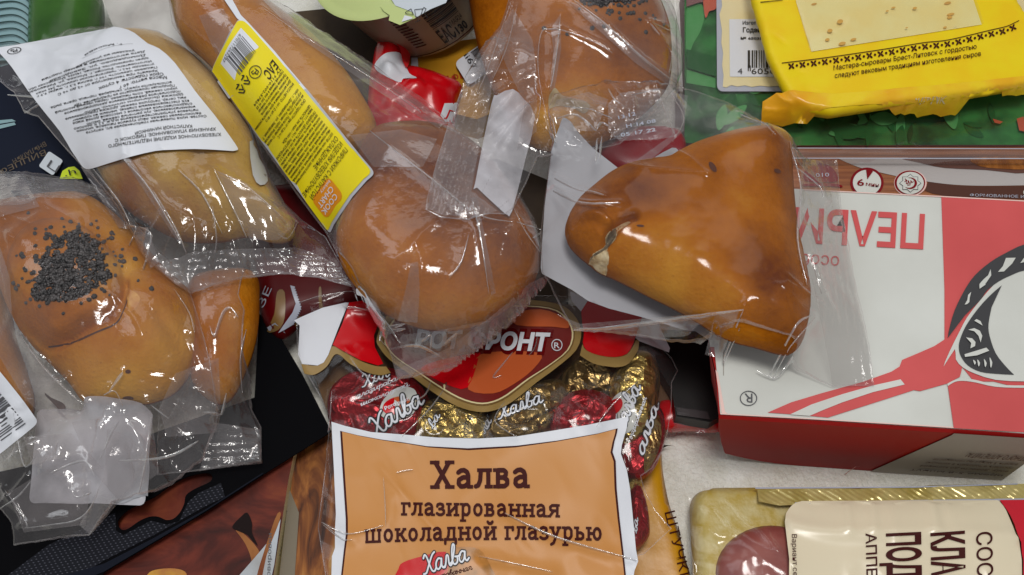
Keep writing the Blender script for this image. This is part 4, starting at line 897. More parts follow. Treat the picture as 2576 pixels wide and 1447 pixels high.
mk_ = [k(3, 1, [(2400, 1130), (2495, 1128), (2460, 1185), (2380, 1262), (2322, 1266), (2370, 1210)]), k(3, 1, [(2250, 1240), (2256, 1300), (2205, 1375), (2148, 1428), (2140, 1385), (2180, 1340), (2225, 1300)]), k(3, 1, [(2576, 1130), (2600, 1110), (2640, 1100), (2600, 1165), (2540, 1180)]),
   k(3, 2, [(2060, 70), (2045, 130), (2042, 170), (2020, 190), (1996, 195), (2022, 150), (2030, 100)]), k(3, 2, [(2190, -40), (2200, 0), (2170, 20), (2142, 40), (2140, 5), (2160, -30)]),
   k(3, 2, [(2090, 352), (2112, 336), (2150, 355), (2172, 400), (2130, 375)]), k(3, 2, [(2030, 440), (2090, 425), (2145, 450), (2168, 500), (2152, 565), (2132, 500), (2090, 455)]), k(3, 2, [(2010, 515), (2070, 525), (2102, 560), (2098, 600), (2052, 622), (2060, 570)]),
   k(3, 2, [(1995, 680), (2208, 615), (2236, 645), (2120, 690), (2000, 706)])] + [sm(k(3, 2, [(x, y0), (x + 26, (y0 + y1) / 2), (x + 14, y1), (x + 6, y1 - 20), (x + 4, (y0 + y1) / 2)]), 2) for x, y0, y1 in ((2080, 733, 782), (2120, 730, 800), (2185, 725, 806), (2240, 708, 812))]
decal('white_marks', mk_, bs, M['boxwhite'], t, off=.0016)
lettering([('ПЕΛЬМЕНИ', (2327, 541), (1802, 513), 84, {'bold': .022})], bs, M['boxred'], t, off=.0006)
lettering([('особые', (2112, 645), (1960, 634), 32)], bs, M['boxred'], t, off=.0006)
V, F, W_, c_ = strokes([[(.5 + .5 * math.cos(q / 24 * 6.2832), .5 + .5 * math.sin(q / 24 * 6.2832)) for q in range(25)]], .06)
lettering([((V, F, W_, 1.0), (1905, 984), (1861, 984), 40, {'up': (0, 36)}), ('R', (1893, 990), (1873, 990), 20, {'up': (0, 24)})], bs, M['grey_ink'], t, off=.0006)
decal('fold_line', [[(1819, 880), (1821, 880), (1821, 945), (1819, 945)]], bs, M['sidegrey'], t, off=.0003)
# a stray hair on the box front
V = onfront([2214, 2220, 2226, 2236], [.072, .063, .055, .054]); V[:, 1] -= .002
hv = []; hf = []
for a, b in zip(V[:-1], V[1:]): n = len(hv); hv += [a, a + [.0005, 0, 0], b + [.0005, 0, 0], b]; hf.append([n, n + 1, n + 2, n + 3])
tag(mk('thread', hv, hf, mat('pink_thread', C(214, 150, 150), .7, .2)), 'short pale thread clinging to the red carton front', 'thread')

# ================================================================== sausage pack, lower right
t = T('sausage_pack', 'clear vacuum tray of sausages with cream label and red corner at lower right', 'pack', (2200, 1380, 0))
so = np.vstack([rrect((1728, 1229), (1000, -18), (20, 400), .12)[0:6], [(2740, 1208), (2760, 1640), (1748, 1640)]])
o, ss = body('tray_base', np.vstack([sm([(1735, 1300), (1738, 1262), (1760, 1238), (1800, 1232)], 4, False), [(1950, 1230), (2300, 1226), (2700, 1218), (2700, 1800), (1760, 1800)]]), .012, .012, .012, M['oil'], t, prof=.12, blurn=6, step=2)
tagm = []
for cx, cy, rx, ry, h in ((1940, 1440, 140, 118, .008), (2230, 1460, 160, 130, .008), (2480, 1470, 150, 130, .008)):
    o, s_ = body('sausage', ell(cx, cy, rx, ry, 40), .024, h, .008, M['meat'], t, prof=.8, step=2)
fo, sf = film('clear_lid', np.vstack([sm([(1729, 1330), (1730, 1262), (1752, 1232), (1800, 1226)], 4, False), [(1950, 1228), (2300, 1224), (2700, 1214), (2700, 1800), (1748, 1800)]]), .026, M['filmclean'], t, wr=[(.0007, .010, 21, .2, 2, 'r'), (.0005, .005, 22, 1.3, 1, 'n')], gap=.001,
   creases=[([(1800, 1275), (1860, 1340), (1950, 1400)], .002, .002), ([(1830, 1260), (1900, 1330), (1975, 1420)], .002, .002), ([(1780, 1330), (1800, 1348), (1840, 1345)], .002, .002), ([(1912, 1310), (1940, 1370), (1985, 1430)], .0025, .003)], step=2)
ribs('rim_seal', dens([(1905, 1232), (2290, 1226), (2700, 1214), (2700, 1252), (2400, 1258), (1960, 1272), (1908, 1262)], 25), sf, mat('gold_seal_rim', C(196, 180, 120), .2, .5, metal=.2, c2=C(164, 146, 76), vs=60), t, (1900, 1230), (2000, 1300), wl=.0022, amp=.0003, off=.001)
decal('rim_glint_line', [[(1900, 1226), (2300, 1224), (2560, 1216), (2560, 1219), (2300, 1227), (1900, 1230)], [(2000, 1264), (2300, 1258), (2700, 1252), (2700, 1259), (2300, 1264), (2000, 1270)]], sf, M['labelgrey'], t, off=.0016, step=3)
lab = np.vstack([sm([(1967, 1322), (1972, 1298), (1990, 1276), (2012, 1267)], 4, False), [(2140, 1266), (2300, 1265), (2500, 1264)], sm([(2506, 1265), (2522, 1290), (2541, 1352), (2552, 1420), (2562, 1800)], 3, False), [(1980, 1800), (1972, 1420)]])
wl_ = [(1967 + 0, 1310)]
lo, ls = film('label', lab, .026, M['saus_cream'], t, gap=.0022, wr=[(.0006, .012, 31, 1.57, 3, 'r')], step=2, creases=[([(1975, 1316), (2060, 1335), (2180, 1342), (2300, 1340), (2560, 1350)], .0016, -.004), ([(2130, 1266), (2134, 1330)], .0012, -.002), ([(2192, 1266), (2196, 1330)], .0012, -.002), ([(2340, 1266), (2352, 1330)], .0015, -.003)])
ro, rs2 = film('red_label', np.vstack([[(2507, 1264), (2700, 1258), (2700, 1800), (2566, 1800)], sm([(2556, 1420), (2545, 1352), (2524, 1290)], 3, False)]), .026, M['saus_red'], t, gap=.0016, wr=[(.001, .01, 33, .5, 2, 'r')], step=2)
lettering([('КЛАССИЧЕСКИЕ', (2344, 1341), (2352, 1780), 82, {'bold': .03, 'up': (80, -6)}), ('ПОДКОПЧЕННЫЕ', (2232, 1342), (2240, 1780), 82, {'bold': .03, 'up': (82, -4)}), ('АППЕТИТНЫЕ', (2178, 1342), (2184, 1620), 26, {'bold': .01, 'up': (27, -2)}), ('СОСИСКИ', (2456, 1340), (2462, 1600), 42, {'bold': .005, 'up': (40, -4)}), ('Вариант сервировки', (1992, 1344), (1998, 1540), 14, {'up': (13, 0)})], ls, M['brown'], t, sub=14, off=.0007)

# ================================================================== bag of halva sweets
HALVA = T('halva_bag', 'clear printed bag of halva sweets with brown panel and badge, lower centre', 'bag of sweets', (1230, 1150, 0))
slab('back_print', dens([(760, 790), (1000, 760), (1400, 760), (1600, 800), (1690, 905), (1694, 935), (1680, 1090), (1660, 1140), (1600, 1200), (900, 1200), (838, 1080), (805, 985), (758, 880)], 20), .0135, .002, mat('brown_gold_back_print', C(112, 80, 40), .45, .3, c2=C(84, 52, 28), vs=35), HALVA)
HB = 'sweets in the clear halva bag'
def candy(label, outline, zeq, mt, seed, h=.008, parts=()):
    t = T('foil_sweet', label, 'sweet', tuple(np.mean(outline, 0)) + (zeq - .006,), HB)
    oc = np.mean(outline, 0); outline = [tuple(oc + (np.array(q) - oc) * 1.10) for q in outline]
    poly, s, (X, Y, m, d) = dome(sm(outline, 4), zeq, h, prof=.75, blurn=8, lumps=.0006, seed=seed)
    f = np.clip(d / .004, 0, 1)
    s.Z = s.Z + f * (.0022 * ridged(X, Y, .009, seed, seed, 2.6) + .0005 * ridged(X, Y, .0035, seed + 3, seed + 1, 2.0))
    V, F = sheet2(poly, 1); z = s.sample(V); dv = pdist(V[:, 0], V[:, 1], poly, True); z[dv < 1e-6] = zeq
    n = len(V); V2 = np.column_stack([V, zeq - .006 * np.clip(dv / .004, 0, 1)]); idx = np.arange(n) + n; idx[dv < 1e-6] = np.arange(n)[dv < 1e-6]
    mk('foil_wrap', np.vstack([np.column_stack([V, z]), V2]), np.vstack([F, idx[F][:, ::-1]]), mt, t)
    s.Z = blur(s.Z, 10) + .0006; s.mask = m; raise_top(s)
    return t, s
W_, K_ = M['white'], M['ink']
t, s = candy('red foil sweet with halva lettering in the upper left of the halva bag', [(842, 985), (885, 950), (940, 935), (1010, 945), (1060, 985), (1072, 1040), (1045, 1090), (990, 1110), (920, 1105), (860, 1090), (836, 1045)], .026, M['foil_red'], 41, .010)
script_on('Хал', (908, 975), (985, 945), 30, s, t, W_, K_, wd=.07, sub=8)
lettering([(script('глазирова', .07), (900, 1002), (1002, 955), 12), (script('шоколадной', .07), (908, 1022), (1032, 970), 11)], s, W_, t, off=.0012, sub=8)
decal('oval_ground', sm([(955, 1035), (965, 1005), (1000, 975), (1040, 978), (1050, 1005), (1040, 1040), (1000, 1055), (965, 1050)], 4), s, M['boxwhite'], t, off=.0008, step=2)
decal('oval_red', np.vstack([ell(997, 1020, 36, 21, 12, -18, 90, 270)]), s, M['red'], t, off=.0013, step=2)
decal('oval_orange', np.vstack([ell(997, 1020, 36, 21, 12, -18, -90, 90)]), s, M['orange'], t, off=.0013, step=2)
lettering([('РотФронт', (969, 1032), (1030, 1007), 9, {'bold': .02})], s, W_, t, off=.002, sub=6)
script_on('Халва', (934, 1105), (1075, 1010), 46, s, t, W_, K_, off=.0016, wd=.07, sub=8)
t, s = candy('crinkled gold foil sweet in the middle of the row above the halva panel', [(1042, 1060), (1060, 1025), (1110, 1010), (1170, 1018), (1215, 1045), (1225, 1085), (1200, 1120), (1130, 1125), (1065, 1115)], .026, M['foil_gold'], 52, .008)
lettering([('глаз', (1066, 1060), (1094, 1008), 11, {'shear': .3}), ('шок', (1086, 1066), (1106, 1030), 10, {'shear': .3}), ('гла', (1176, 1082), (1186, 1046), 14)], s, K_, t, off=.0012, sub=6)
script_on('ва', (1088, 1082), (1110, 1042), 20, s, t, W_, K_, wd=.08, sub=6)
t, s = candy('brownish gold sweet with white lettering left of the red crumpled one', [(1225, 1095), (1245, 1040), (1285, 1000), (1340, 975), (1395, 965), (1422, 990), (1415, 1040), (1380, 1090), (1330, 1120), (1265, 1122)], .028, M['foil_dim'], 63, .010)
script_on('Халва', (1250, 1056), (1372, 1010), 34, s, t, W_, K_, wd=.07, sub=8)
lettering([('глазированная', (1308, 1070), (1400, 1028), 10, {'shear': .3, 'bold': .01}), ('шоколадной', (1318, 1090), (1392, 1056), 9, {'shear': .3})], s, K_, t, off=.0012, sub=6)
script_on('ла', (1218, 1095), (1240, 1055), 22, s, t, W_, K_, wd=.08, sub=6)
t, s = candy('dark gold foil sweet behind the others below the badge right tip', [(1400, 985), (1430, 930), (1480, 895), (1540, 890), (1560, 930), (1550, 985), (1500, 1010), (1440, 1015)], .022, M['foil_dim'], 74, .008)
t, s = candy('shiny red crumpled sweet touching the panel top right', [(1388, 1080), (1398, 1035), (1430, 1000), (1480, 988), (1530, 1005), (1560, 1040), (1555, 1080), (1500, 1108), (1430, 1112)], .031, M['foil_red'], 85, .010)
t, s = candy('upright gold and red sweet at the right shoulder of the halva bag', [(1536, 1000), (1546, 950), (1570, 915), (1605, 898), (1640, 910), (1654, 950), (1650, 1005), (1636, 1060), (1606, 1100), (1570, 1110), (1545, 1070)], .032, M['foil_gold'], 96, .011)
decal('pale_ground', sm([(1530, 1040), (1540, 1005), (1566, 985), (1590, 1000), (1600, 1050), (1586, 1085), (1550, 1090)], 4), s, M['boxwhite'], t, off=.0006, step=2)
decal('oval_red', sm([(1526, 1034), (1536, 1010), (1560, 1002), (1566, 1020), (1550, 1040)], 3), s, M['red'], t, off=.0012, step=2)
script_on('Халва', (1562, 1104), (1616, 968), 34, s, t, W_, K_, wd=.08, sub=8)
lettering([(script('глазированная', .08), (1588, 1108), (1628, 1000), 11)], s, W_, t, off=.0014, sub=6)
t, s = candy('tall red sweet with white lettering along the right bag edge', [(1560, 1130), (1572, 1080), (1606, 1040), (1640, 1030), (1664, 1050), (1668, 1100), (1655, 1150), (1630, 1190), (1600, 1200), (1572, 1180)], .028, M['foil_red'], 107, .010)
decal('brown_band', sm([(1622, 1190), (1624, 1110), (1640, 1045), (1660, 1050), (1664, 1100), (1650, 1150)], 4), s, M['foil_dim'], t, off=.0005, step=2)
script_on('алва', (1618, 1150), (1662, 1010), 26, s, t, W_, K_, wd=.08, sub=8)
t, s = candy('red sweet showing beside the lower right edge of the halva panel', [(1575, 1370), (1578, 1280), (1590, 1235), (1610, 1232), (1625, 1270), (1632, 1320), (1628, 1350), (1600, 1378)], .022, M['foil_red'], 118, .008)
script_on('ва', (1602, 1345), (1606, 1300), 14, s, t, W_, K_, wd=.09, sub=6)
t, s = candy('small gold sweet end between the two red ones by the panel edge', [(1572, 1235), (1580, 1200), (1600, 1192), (1612, 1205), (1612, 1225), (1596, 1242)], .022, M['foil_gold'], 129, .006)
# filler mass under the panel so the bag is full (also sweets, hidden by the print)
j0, j1, i0, i1, X, Y = window(P(sm([(850, 1080), (1200, 1110), (1570, 1070), (1580, 1300), (1600, 1500), (830, 1500), (840, 1300)], 3), .03)); fm = inside(X, Y, P(sm([(850, 1080), (1200, 1110), (1570, 1070), (1580, 1300), (1600, 1500), (830, 1500), (840, 1300)], 3), .03))
tt = TOP[j0:j1, i0:i1]; tt[fm] = np.maximum(tt[fm], (.034 + .0016 * noise(X, Y, .035, 5) + .0006 * ridged(X, Y, .02, 9, 1.1, 2))[fm])
t = HALVA
hb = dens([(752, 775), (800, 760), (880, 745), (1000, 742), (1200, 742), (1400, 745), (1560, 760), (1612, 800), (1640, 850), (1690, 900), (1706, 932), (1690, 965), (1690, 1020), (1680, 1090), (1664, 1140), (1640, 1180), (1612, 1200), (1625, 1240), (1650, 1285), (1690, 1330), (1620, 1395), (1600, 1400), (1606, 1412), (1592, 1446), (1590, 1560), (815, 1560), (818, 1447), (800, 1330), (804, 1290), (818, 1180), (828, 1090), (834, 1060), (800, 990), (765, 930), (748, 880), (746, 820)], 14)
hp = Tilted([(800, 780, .030), (1700, 900, .030), (1230, 1440, .036), (830, 1440, .034)])
fo, hs = film('clear_film', hb, hp, M['film'], t, edge=M['edge'], wr=[(.0020, .030, 61, .4, 2, 'n'), (.0003, .010, 62, 2.0, 3, 'r')],
   crumple=[(900, 930, 90, .002, .012, 64), (1500, 960, 110, .002, .012, 65), (1640, 1150, 60, .002, .01, 66)], creases=[([(1270, 1010), (1245, 1060), (1300, 1100)], .0015, .002), ([(810, 1315), (890, 1345), (970, 1325), (985, 1250)], .0014, .004), ([(812, 1320), (860, 1358), (890, 1362)], .0016, .003), ([(1270, 1295), (1400, 1355), (1600, 1412)], .0016, .0025), ([(1210, 1404), (1390, 1442)], .0022, .0025), ([(960, 1180), (1090, 1330)], .001, .002), ([(835, 985), (830, 1050), (825, 1090)], .003, .003), ([(1130, 960), (1080, 1030), (1010, 1100)], .002, .0022), ([(1605, 960), (1540, 1020), (1500, 1075)], .0025, .0025), ([(870, 885), (920, 945), (1000, 960)], .002, .002), ([(862, 775), (930, 786)], .0022, .002)])
# badge
def off_poly(p, d):
    p = np.asarray(p, float); c = p.mean(0); v = p - c; l = np.hypot(v[:, 0], v[:, 1])[:, None]; return c + v * (1 - d / l)
badge = sm([(948, 850), (975, 792), (1040, 765), (1150, 748), (1300, 752), (1400, 764), (1442, 790), (1462, 832), (1450, 880), (1400, 925), (1350, 962), (1290, 1010), (1245, 1032), (1200, 1036), (1145, 1020), (1085, 984), (1030, 942), (980, 905), (955, 875)], 3)
ST = dict(step=2)
decal('badge_border', badge, hs, M['gold'], t, off=.0006, **ST)
decal('badge_line', off_poly(badge, 16), hs, M['goldedge'], t, off=.0010, **ST)
decal('badge_rim', off_poly(badge, 20), hs, M['cream'], t, off=.0013, **ST)
decal('badge_ground', off_poly(badge, 24), hs, M['logobrown'], t, off=.0016, **ST)
decal('badge_red', sm([(1060, 925), (1110, 905), (1200, 888), (1204, 900), (1176, 975), (1125, 968), (1080, 945)], 3), hs, M['red'], t, off=.0019, **ST)
decal('badge_orange', [sm([(1208, 892), (1280, 884), (1362, 890), (1340, 930), (1290, 968), (1240, 990), (1178, 980), (1190, 930)], 3), sm([(1290, 790), (1360, 778), (1420, 800), (1430, 825), (1390, 822), (1300, 818)], 3)], hs, M['orange'], t, off=.0019, **ST)
lettering([('РОТ ФРОНТ', (1035, 878), (1392, 886), 50, {'shear': .18, 'bold': .11})], hs, M['darkred'], t, off=.0023, sub=8, name='lettering_outline')
lettering([('РОТ ФРОНТ', (1042, 872), (1384, 882), 42, {'shear': .18, 'bold': .045})], hs, M['white'], t, off=.0027, sub=8)
V, F, W2, c2 = strokes([[(.5 + .5 * math.cos(q / 20 * 6.2832), .5 + .5 * math.sin(q / 20 * 6.2832)) for q in range(21)]], .08)
lettering([((V, F, W2, 1.0), (1387, 882), (1415, 882), 28), ('R', (1394, 876), (1408, 876), 15, {'bold': .01})], hs, M['white'], t, off=.0025, sub=6)
# shoulders of the bag: white, red and gold prints
decal('gold_print', [np.vstack([sm(k(1, 2, [(470, 775), (640, 790), (735, 690), (775, 600), (880, 655), (1050, 745), (1200, 795), (1300, 800)]), 3, False), sm(k(1, 2, [(1345, 860), (1250, 885), (1120, 860), (950, 775), (850, 690), (790, 690), (720, 800), (600, 880), (500, 870)]), 3, False)]),
   np.vstack([sm(k(2, 2, [(745, 580), (780, 640), (900, 690), (1060, 710), (1180, 680), (1245, 590), (1270, 540), (1300, 550)]), 3, False), sm(k(2, 2, [(1290, 640), (1200, 770), (1100, 805), (1000, 800), (850, 770), (720, 690)]), 3, False)])], hs, M['gold'], t, off=.0007, **ST)
decal('white_print', [k(1, 2, [(400, 350), (465, 318), (680, 225), (900, 175), (935, 176), (870, 330), (775, 575), (735, 685), (690, 760), (630, 790), (480, 775), (440, 680), (455, 400)]), k(2, 2, [(1330, 318), (1480, 358), (1530, 480), (1600, 620), (1590, 662), (1300, 552), (1262, 520)]), k(2, 2, [(620, 60), (800, 150), (730, 262), (640, 160)])], hs, M['white'], t, off=.0009, **ST)
decal('red_print', [k(1, 2, [(938, 175), (1070, 155), (1140, 215), (1220, 390), (1180, 500), (1190, 610), (1230, 690), (1272, 772), (1220, 790), (1050, 738), (880, 648), (777, 588), (872, 380)]), sm(k(2, 2, [(800, 150), (1060, 240), (1328, 318), (1260, 520), (1238, 585), (1180, 676), (1060, 708), (900, 688), (782, 638), (748, 560), (760, 470), (732, 265)]), 2)], hs, M['red'], t, off=.0009, **ST)
# the brown panel
outer = np.array([(833.7, 1061), (868, 1071.6), (933, 1087), (1023, 1094), (1100, 1101), (1203, 1103.5), (1300, 1098), (1376, 1086), (1479, 1069), (1580, 1048), (1577, 1075), (1564, 1121), (1562, 1142), (1577, 1183), (1585, 1230), (1592.7, 1307), (1600, 1384), (1605.5, 1412), (1596, 1436), (1592.7, 1460), (1590, 1556), (826, 1556), (833.7, 1447), (835, 1399.5), (842.7, 1379), (842.7, 1332.6), (845, 1294), (840, 1180)])
inner = np.array([(855.5, 1084), (900, 1095), (960, 1106), (1017.7, 1113.7), (1074, 1122.7), (1177, 1128), (1300, 1121.4), (1402, 1108.6), (1505, 1090.5), (1554, 1077.7), (1552, 1090), (1546, 1111), (1541, 1137), (1549, 1160), (1551.5, 1230), (1559, 1307), (1569.5, 1397), (1574.6, 1447), (1576, 1556), (852, 1556), (858, 1447), (864.6, 1386.6), (870, 1345), (869.7, 1307), (863, 1204), (859, 1140)])
decal('panel_border', dens(outer, 16), hs, M['white'], t, off=.0006, step=2)
decal('panel_line', dens(inner, 16), hs, M['brown'], t, off=.0010, step=2)
decal('panel', dens(off_poly(inner, 5.5), 16), hs, M['panel'], t, off=.0014, step=2)
V, F, W2, c2 = slabtext('Халва'); lettering([((V, F, W2, c2), (1082, 1230), (1333, 1228), 71)], hs, M['brown'], t, off=.0019, sub=10)
V, F, W2, c2 = slabtext('глазированная', .11); lettering([((V, F, W2, c2), (1008, 1297), (1409, 1302), 47)], hs, M['brown'], t, off=.0019, sub=10)
V, F, W2, c2 = slabtext('шоколадной глазурью', .11); lettering([((V, F, W2, c2), (917, 1367), (1514, 1361), 49, {'bow': (0, -5)})], hs, M['brown'], t, off=.0019, sub=10)
decal('sweet_picture_red', sm([(995, 1470), (1002, 1432), (1014, 1415), (1060, 1400), (1120, 1388), (1130, 1420), (1100, 1470)], 3), hs, M['red'], t, off=.0018, **ST)
decal('sweet_picture_orange', sm([(1122, 1386), (1170, 1376), (1205, 1382), (1222, 1402), (1236, 1430), (1246, 1470), (1110, 1470), (1128, 1425)], 3), hs, mat('halva_picture', C(190, 126, 56), .35, .4, c2=C(140, 96, 40), vs=160), t, off=.0018, **ST)
script_on('Халва', (1062, 1446), (1186, 1408), 46, hs, t, W_, K_, off=.0023, wd=.07, sub=8)
lettering([(script('глазированная', .08), (1070, 1466), (1190, 1432), 14)], hs, M['brown'], t, off=.0024, sub=8)

foldglints([[(812, 1318), (850, 1338), (890, 1346), (965, 1326)], [(818, 1322), (862, 1358), (888, 1362)], [(966, 1205), (970, 1270), (972, 1330)], [(998, 1194), (1020, 1188), (1040, 1186)], [(1270, 1295), (1400, 1355), (1600, 1412)], [(1205, 1403), (1300, 1422), (1390, 1442)], [(1017, 827), (962, 838), (958, 858), (974, 877)], [(1290, 891), (1270, 915), (1241, 953), (1262, 950)], [(862, 775), (895, 780), (930, 786)], [(1084, 965), (1072, 995), (1045, 1015)], [(1330, 900), (1345, 880), (1352, 850)]], hs, HALVA, .0022)  # bright lines laid where highlights run over the printed bag

# ================================================================== cheese
t = T('cheese_pack', 'yellow wrapped block of cheese with clear window lying on the green pack', 'cheese pack', (2230, 150, .045))
CZ = .066
cpoly = np.vstack([[(1880, -60), (1888, 0)], sm(k(3, 0, [(0, 330), (60, 560), (150, 750), (230, 900), (300, 1000), (390, 1060), (500, 1100), (690, 1130)]), 2, False), k(3, 0, [(1000, 1082), (1300, 1035), (1700, 990), (2000, 950), (2300, 900), (2576, 850)]), [(2640, 200), (2640, 100), (2572, 31), (2554, 0), (2540, -60)]])
o, cs_ = body('wrapper', dens(cpoly, 12), CZ - .0035, .0035, .014, mat('yellow_wrapper', C(244, 200, 16), .42, .3, c2=C(234, 188, 12), vs=60, bump=.15, bs=90), t, prof=.07, blurn=3, step=2, lumps=.0005, creases=[(k(3, 0, q), .0009, .0016) for q in ([(120, 700), (260, 720), (400, 700)], [(240, 930), (340, 900), (480, 880)], [(420, 1060), (470, 980), (560, 940)], [(700, 1120), (730, 1040), (800, 980)], [(1300, 1030), (1320, 980), (1400, 930)], [(2100, 930), (2120, 860), (2200, 800)], [(30, 330), (140, 360), (220, 420)], [(2400, 880), (2480, 800), (2560, 760)])])
tail = np.array(k(3, 0, [(20, 1000), (150, 930), (300, 960), (500, 1010), (690, 1040), (1000, 1010), (1300, 970), (1650, 930), (2000, 880), (2300, 830), (2576, 780), (2640, 880), (2640, 930), (2200, 985), (1990, 1050), (1890, 1152), (1000, 1216), (420, 1302), (300, 1290), (0, 1240), (5, 1130)]))
o2, ts = film('folded_end', dens(tail, 12), Tilted([(1900, 255, .058), (2500, 225, .060), (1990, 330, .0465), (2400, 296, .047)]), mat('amber_wrapper', C(222, 158, 26), .3, .4, c2=C(238, 196, 30), vs=45, bump=.4, bs=110), t, gap=.0003, wr=[(.0005, .007, 501, .25, 5, 'r'), (.0006, .016, 502, .1, 3, 'n')], creases=[(k(3, 0, [(10, 1100), (150, 1120), (400, 1120), (700, 1140)]), .0022, .0016), (k(3, 0, [(10, 1170), (200, 1190), (400, 1230)]), .002, .0016), (k(3, 0, [(150, 940), (200, 1000), (290, 1050)]), .003, .002)], iters=60)
win = np.array(k(3, 0, [(340, -100), (350, 22), (420, 250), (500, 505), (1000, 425), (1600, 330), (2162, 240), (2082, 0), (2060, -100)]))
decal('cheese', dens(win, 14), cs_, M['cheese'], t, off=.0004, step=2)
holes = [(525, 40, 28, 10), (1830, 30, 34, 14), (1860, 140, 38, 12), (1850, 170, 26, 14), (1805, 268, 18, 10), (655, 388, 22, 14), (910, 385, 30, 12), (800, 425, 36, 16), (680, 300, 26, 18), (1300, 75, 22, 8), (1510, 80, 22, 12), (780, 210, 30, 20), (1430, 272, 14, 6), (1240, 108, 16, 8)]
decal('cheese_hole', [ell(*k(3, 0, [(x, y)])[0], rx / 3.884, ry / 3.884, 14, -12) for x, y, rx, ry in holes], cs_, M['cheese_hole'], t, off=.0008)
o, s_ = film('window_film', dens(off_poly(win, -4), 14), CZ, M['filmclean'], t, gap=.0009, wr=[(.0003, .012, 71, .3, 2, 'r')], step=2, iters=10)
osp = k(3, 0, [(210, 612), (600, 565), (1000, 508), (1300, 462), (1600, 412), (1800, 392), (2000, 350), (2240, 292), (2400, 255), (2480, 220), (2530, 195)])
ln = sm(osp, 4, False)
decal('ornament_line', [np.vstack([ln, (ln + [0, 2.0])[::-1]]), k(3, 0, [(0, 18), (220, -4), (220, 2), (0, 26)])], cs_, M['brown'], t, off=.0006, step=None)
dd = np.concatenate([[0], np.cumsum(np.hypot(*np.diff(ln, axis=0).T))]); pol = []
for q in range(21):
    for half in (0, 1):
        u = 24 + q * 28.35 + half * 14.1
        if u > dd[-1] - 4: continue
        c = np.array([np.interp(u, dd, ln[:, 0]), np.interp(u, dd, ln[:, 1]) + 11.5]); a = np.interp(u, dd, np.arctan2(np.gradient(ln[:, 1]), np.gradient(ln[:, 0])))
        if half: pol.append(ell(c[0], c[1], 3.2, 3.2, 10))
        else:
            for b in range(4):
                r_ = a + R(45 + 90 * b); e = c + 5.2 * np.array([math.cos(r_), math.sin(r_)]); pol.append(ell(e[0], e[1], 4.6, 2.4, 10, math.degrees(r_)))
decal('ornament', pol, cs_, M['brown'], t, off=.0006)
lettering([('Мастера-сыровары Брест-Литовск с гордостью', k(3, 0, [(716, 686)])[0], k(3, 0, [(2116, 474)])[0], 12, {'shear': .12, 'bold': .006}), ('следуют вековым традициям изготовления сыров', k(3, 0, [(730, 762)])[0], k(3, 0, [(2158, 544)])[0], 12, {'shear': .12, 'bold': .006})], cs_, M['brown'], t, off=.0007, sub=14)
lettering([('IIIIPNK', k(3, 0, [(1450, 1118)])[0], k(3, 0, [(1760, 1095)])[0], 7)], ts, M['cream'], t, off=.001, sub=8)

# ================================================================== pies and their film bags
PX = 0.000194  # metres per photo unit at table centre
def tonefn(zeq, base, blobs=(), edge=.15, ew=.012):
    cs_ = [(P([(x, y)], zeq + .012)[0], r * PX, v) for x, y, r, v in blobs]
    def f(x, y, dv):
        tn = base + edge * np.exp(-dv / ew)
        for c, r, v in cs_: tn = tn + v * np.exp(-((x - c[0]) ** 2 + (y - c[1]) ** 2) / r ** 2)
        return np.clip(tn + .06 * noise(x, y, .018, 77), 0, 1)
    return f
def seed_mesh():
    bm = bmesh.new(); bmesh.ops.create_icosphere(bm, subdivisions=1, radius=1.0)
    for v in bm.verts: v.co.z *= .7; v.co.x *= 1.12
    me = bpy.data.meshes.new('poppy_seed'); bm.to_mesh(me); bm.free(); me.materials.append(M['seed']); me.polygons.foreach_set('use_smooth', [True] * len(me.polygons)); return me
SEED = seed_mesh()
def seeds(pts, surf, parent, r=.0012):
    w3 = proj(pts, surf, .0004)
    for q in w3:
        o = bpy.data.objects.new('poppy_seed', SEED); COL.objects.link(o); o.parent = parent; o.location = Vector(q) - WL[parent.name]
        rr = r * random.uniform(.65, 1.25); o.scale = (rr, rr, rr); o.rotation_euler = (random.uniform(-.4, .4), random.uniform(-.4, .4), random.uniform(0, 3))
def seed_bed(poly, surf, parent, n, r=.0013, seed=1):
    rg = np.random.default_rng(seed); poly = np.asarray(poly); lo, hi = poly.min(0), poly.max(0); pts = []
    while len(pts) < n:
        q = rg.uniform(lo, hi, (n, 2)); q = q[inside(q[:, 0], q[:, 1], poly)]
        keep = noise(q[:, 0] * .001, q[:, 1] * .001, .012, seed) > -.55
        pts += list(q[keep])
    w3 = proj(pts[:n], surf, .0006); sv = np.array([v.co for v in SEED.vertices]); sf = [list(p.vertices) for p in SEED.polygons]; V = []; F = []
    for i, q in enumerate(w3):
        rr = r * rg.uniform(.55, 1.3); b = len(V); V += list(sv * rr * rg.uniform(.75, 1.25, 3) + q + [0, 0, rg.uniform(-.0006, .0006)]); F += [[x + b for x in f] for f in sf]
    tag(mk('poppy_seed_bed', V, F, M['seed'], parent), kind='stuff')
PIES, BAGS = 'wrapped pies', 'clear film bags of the pies'

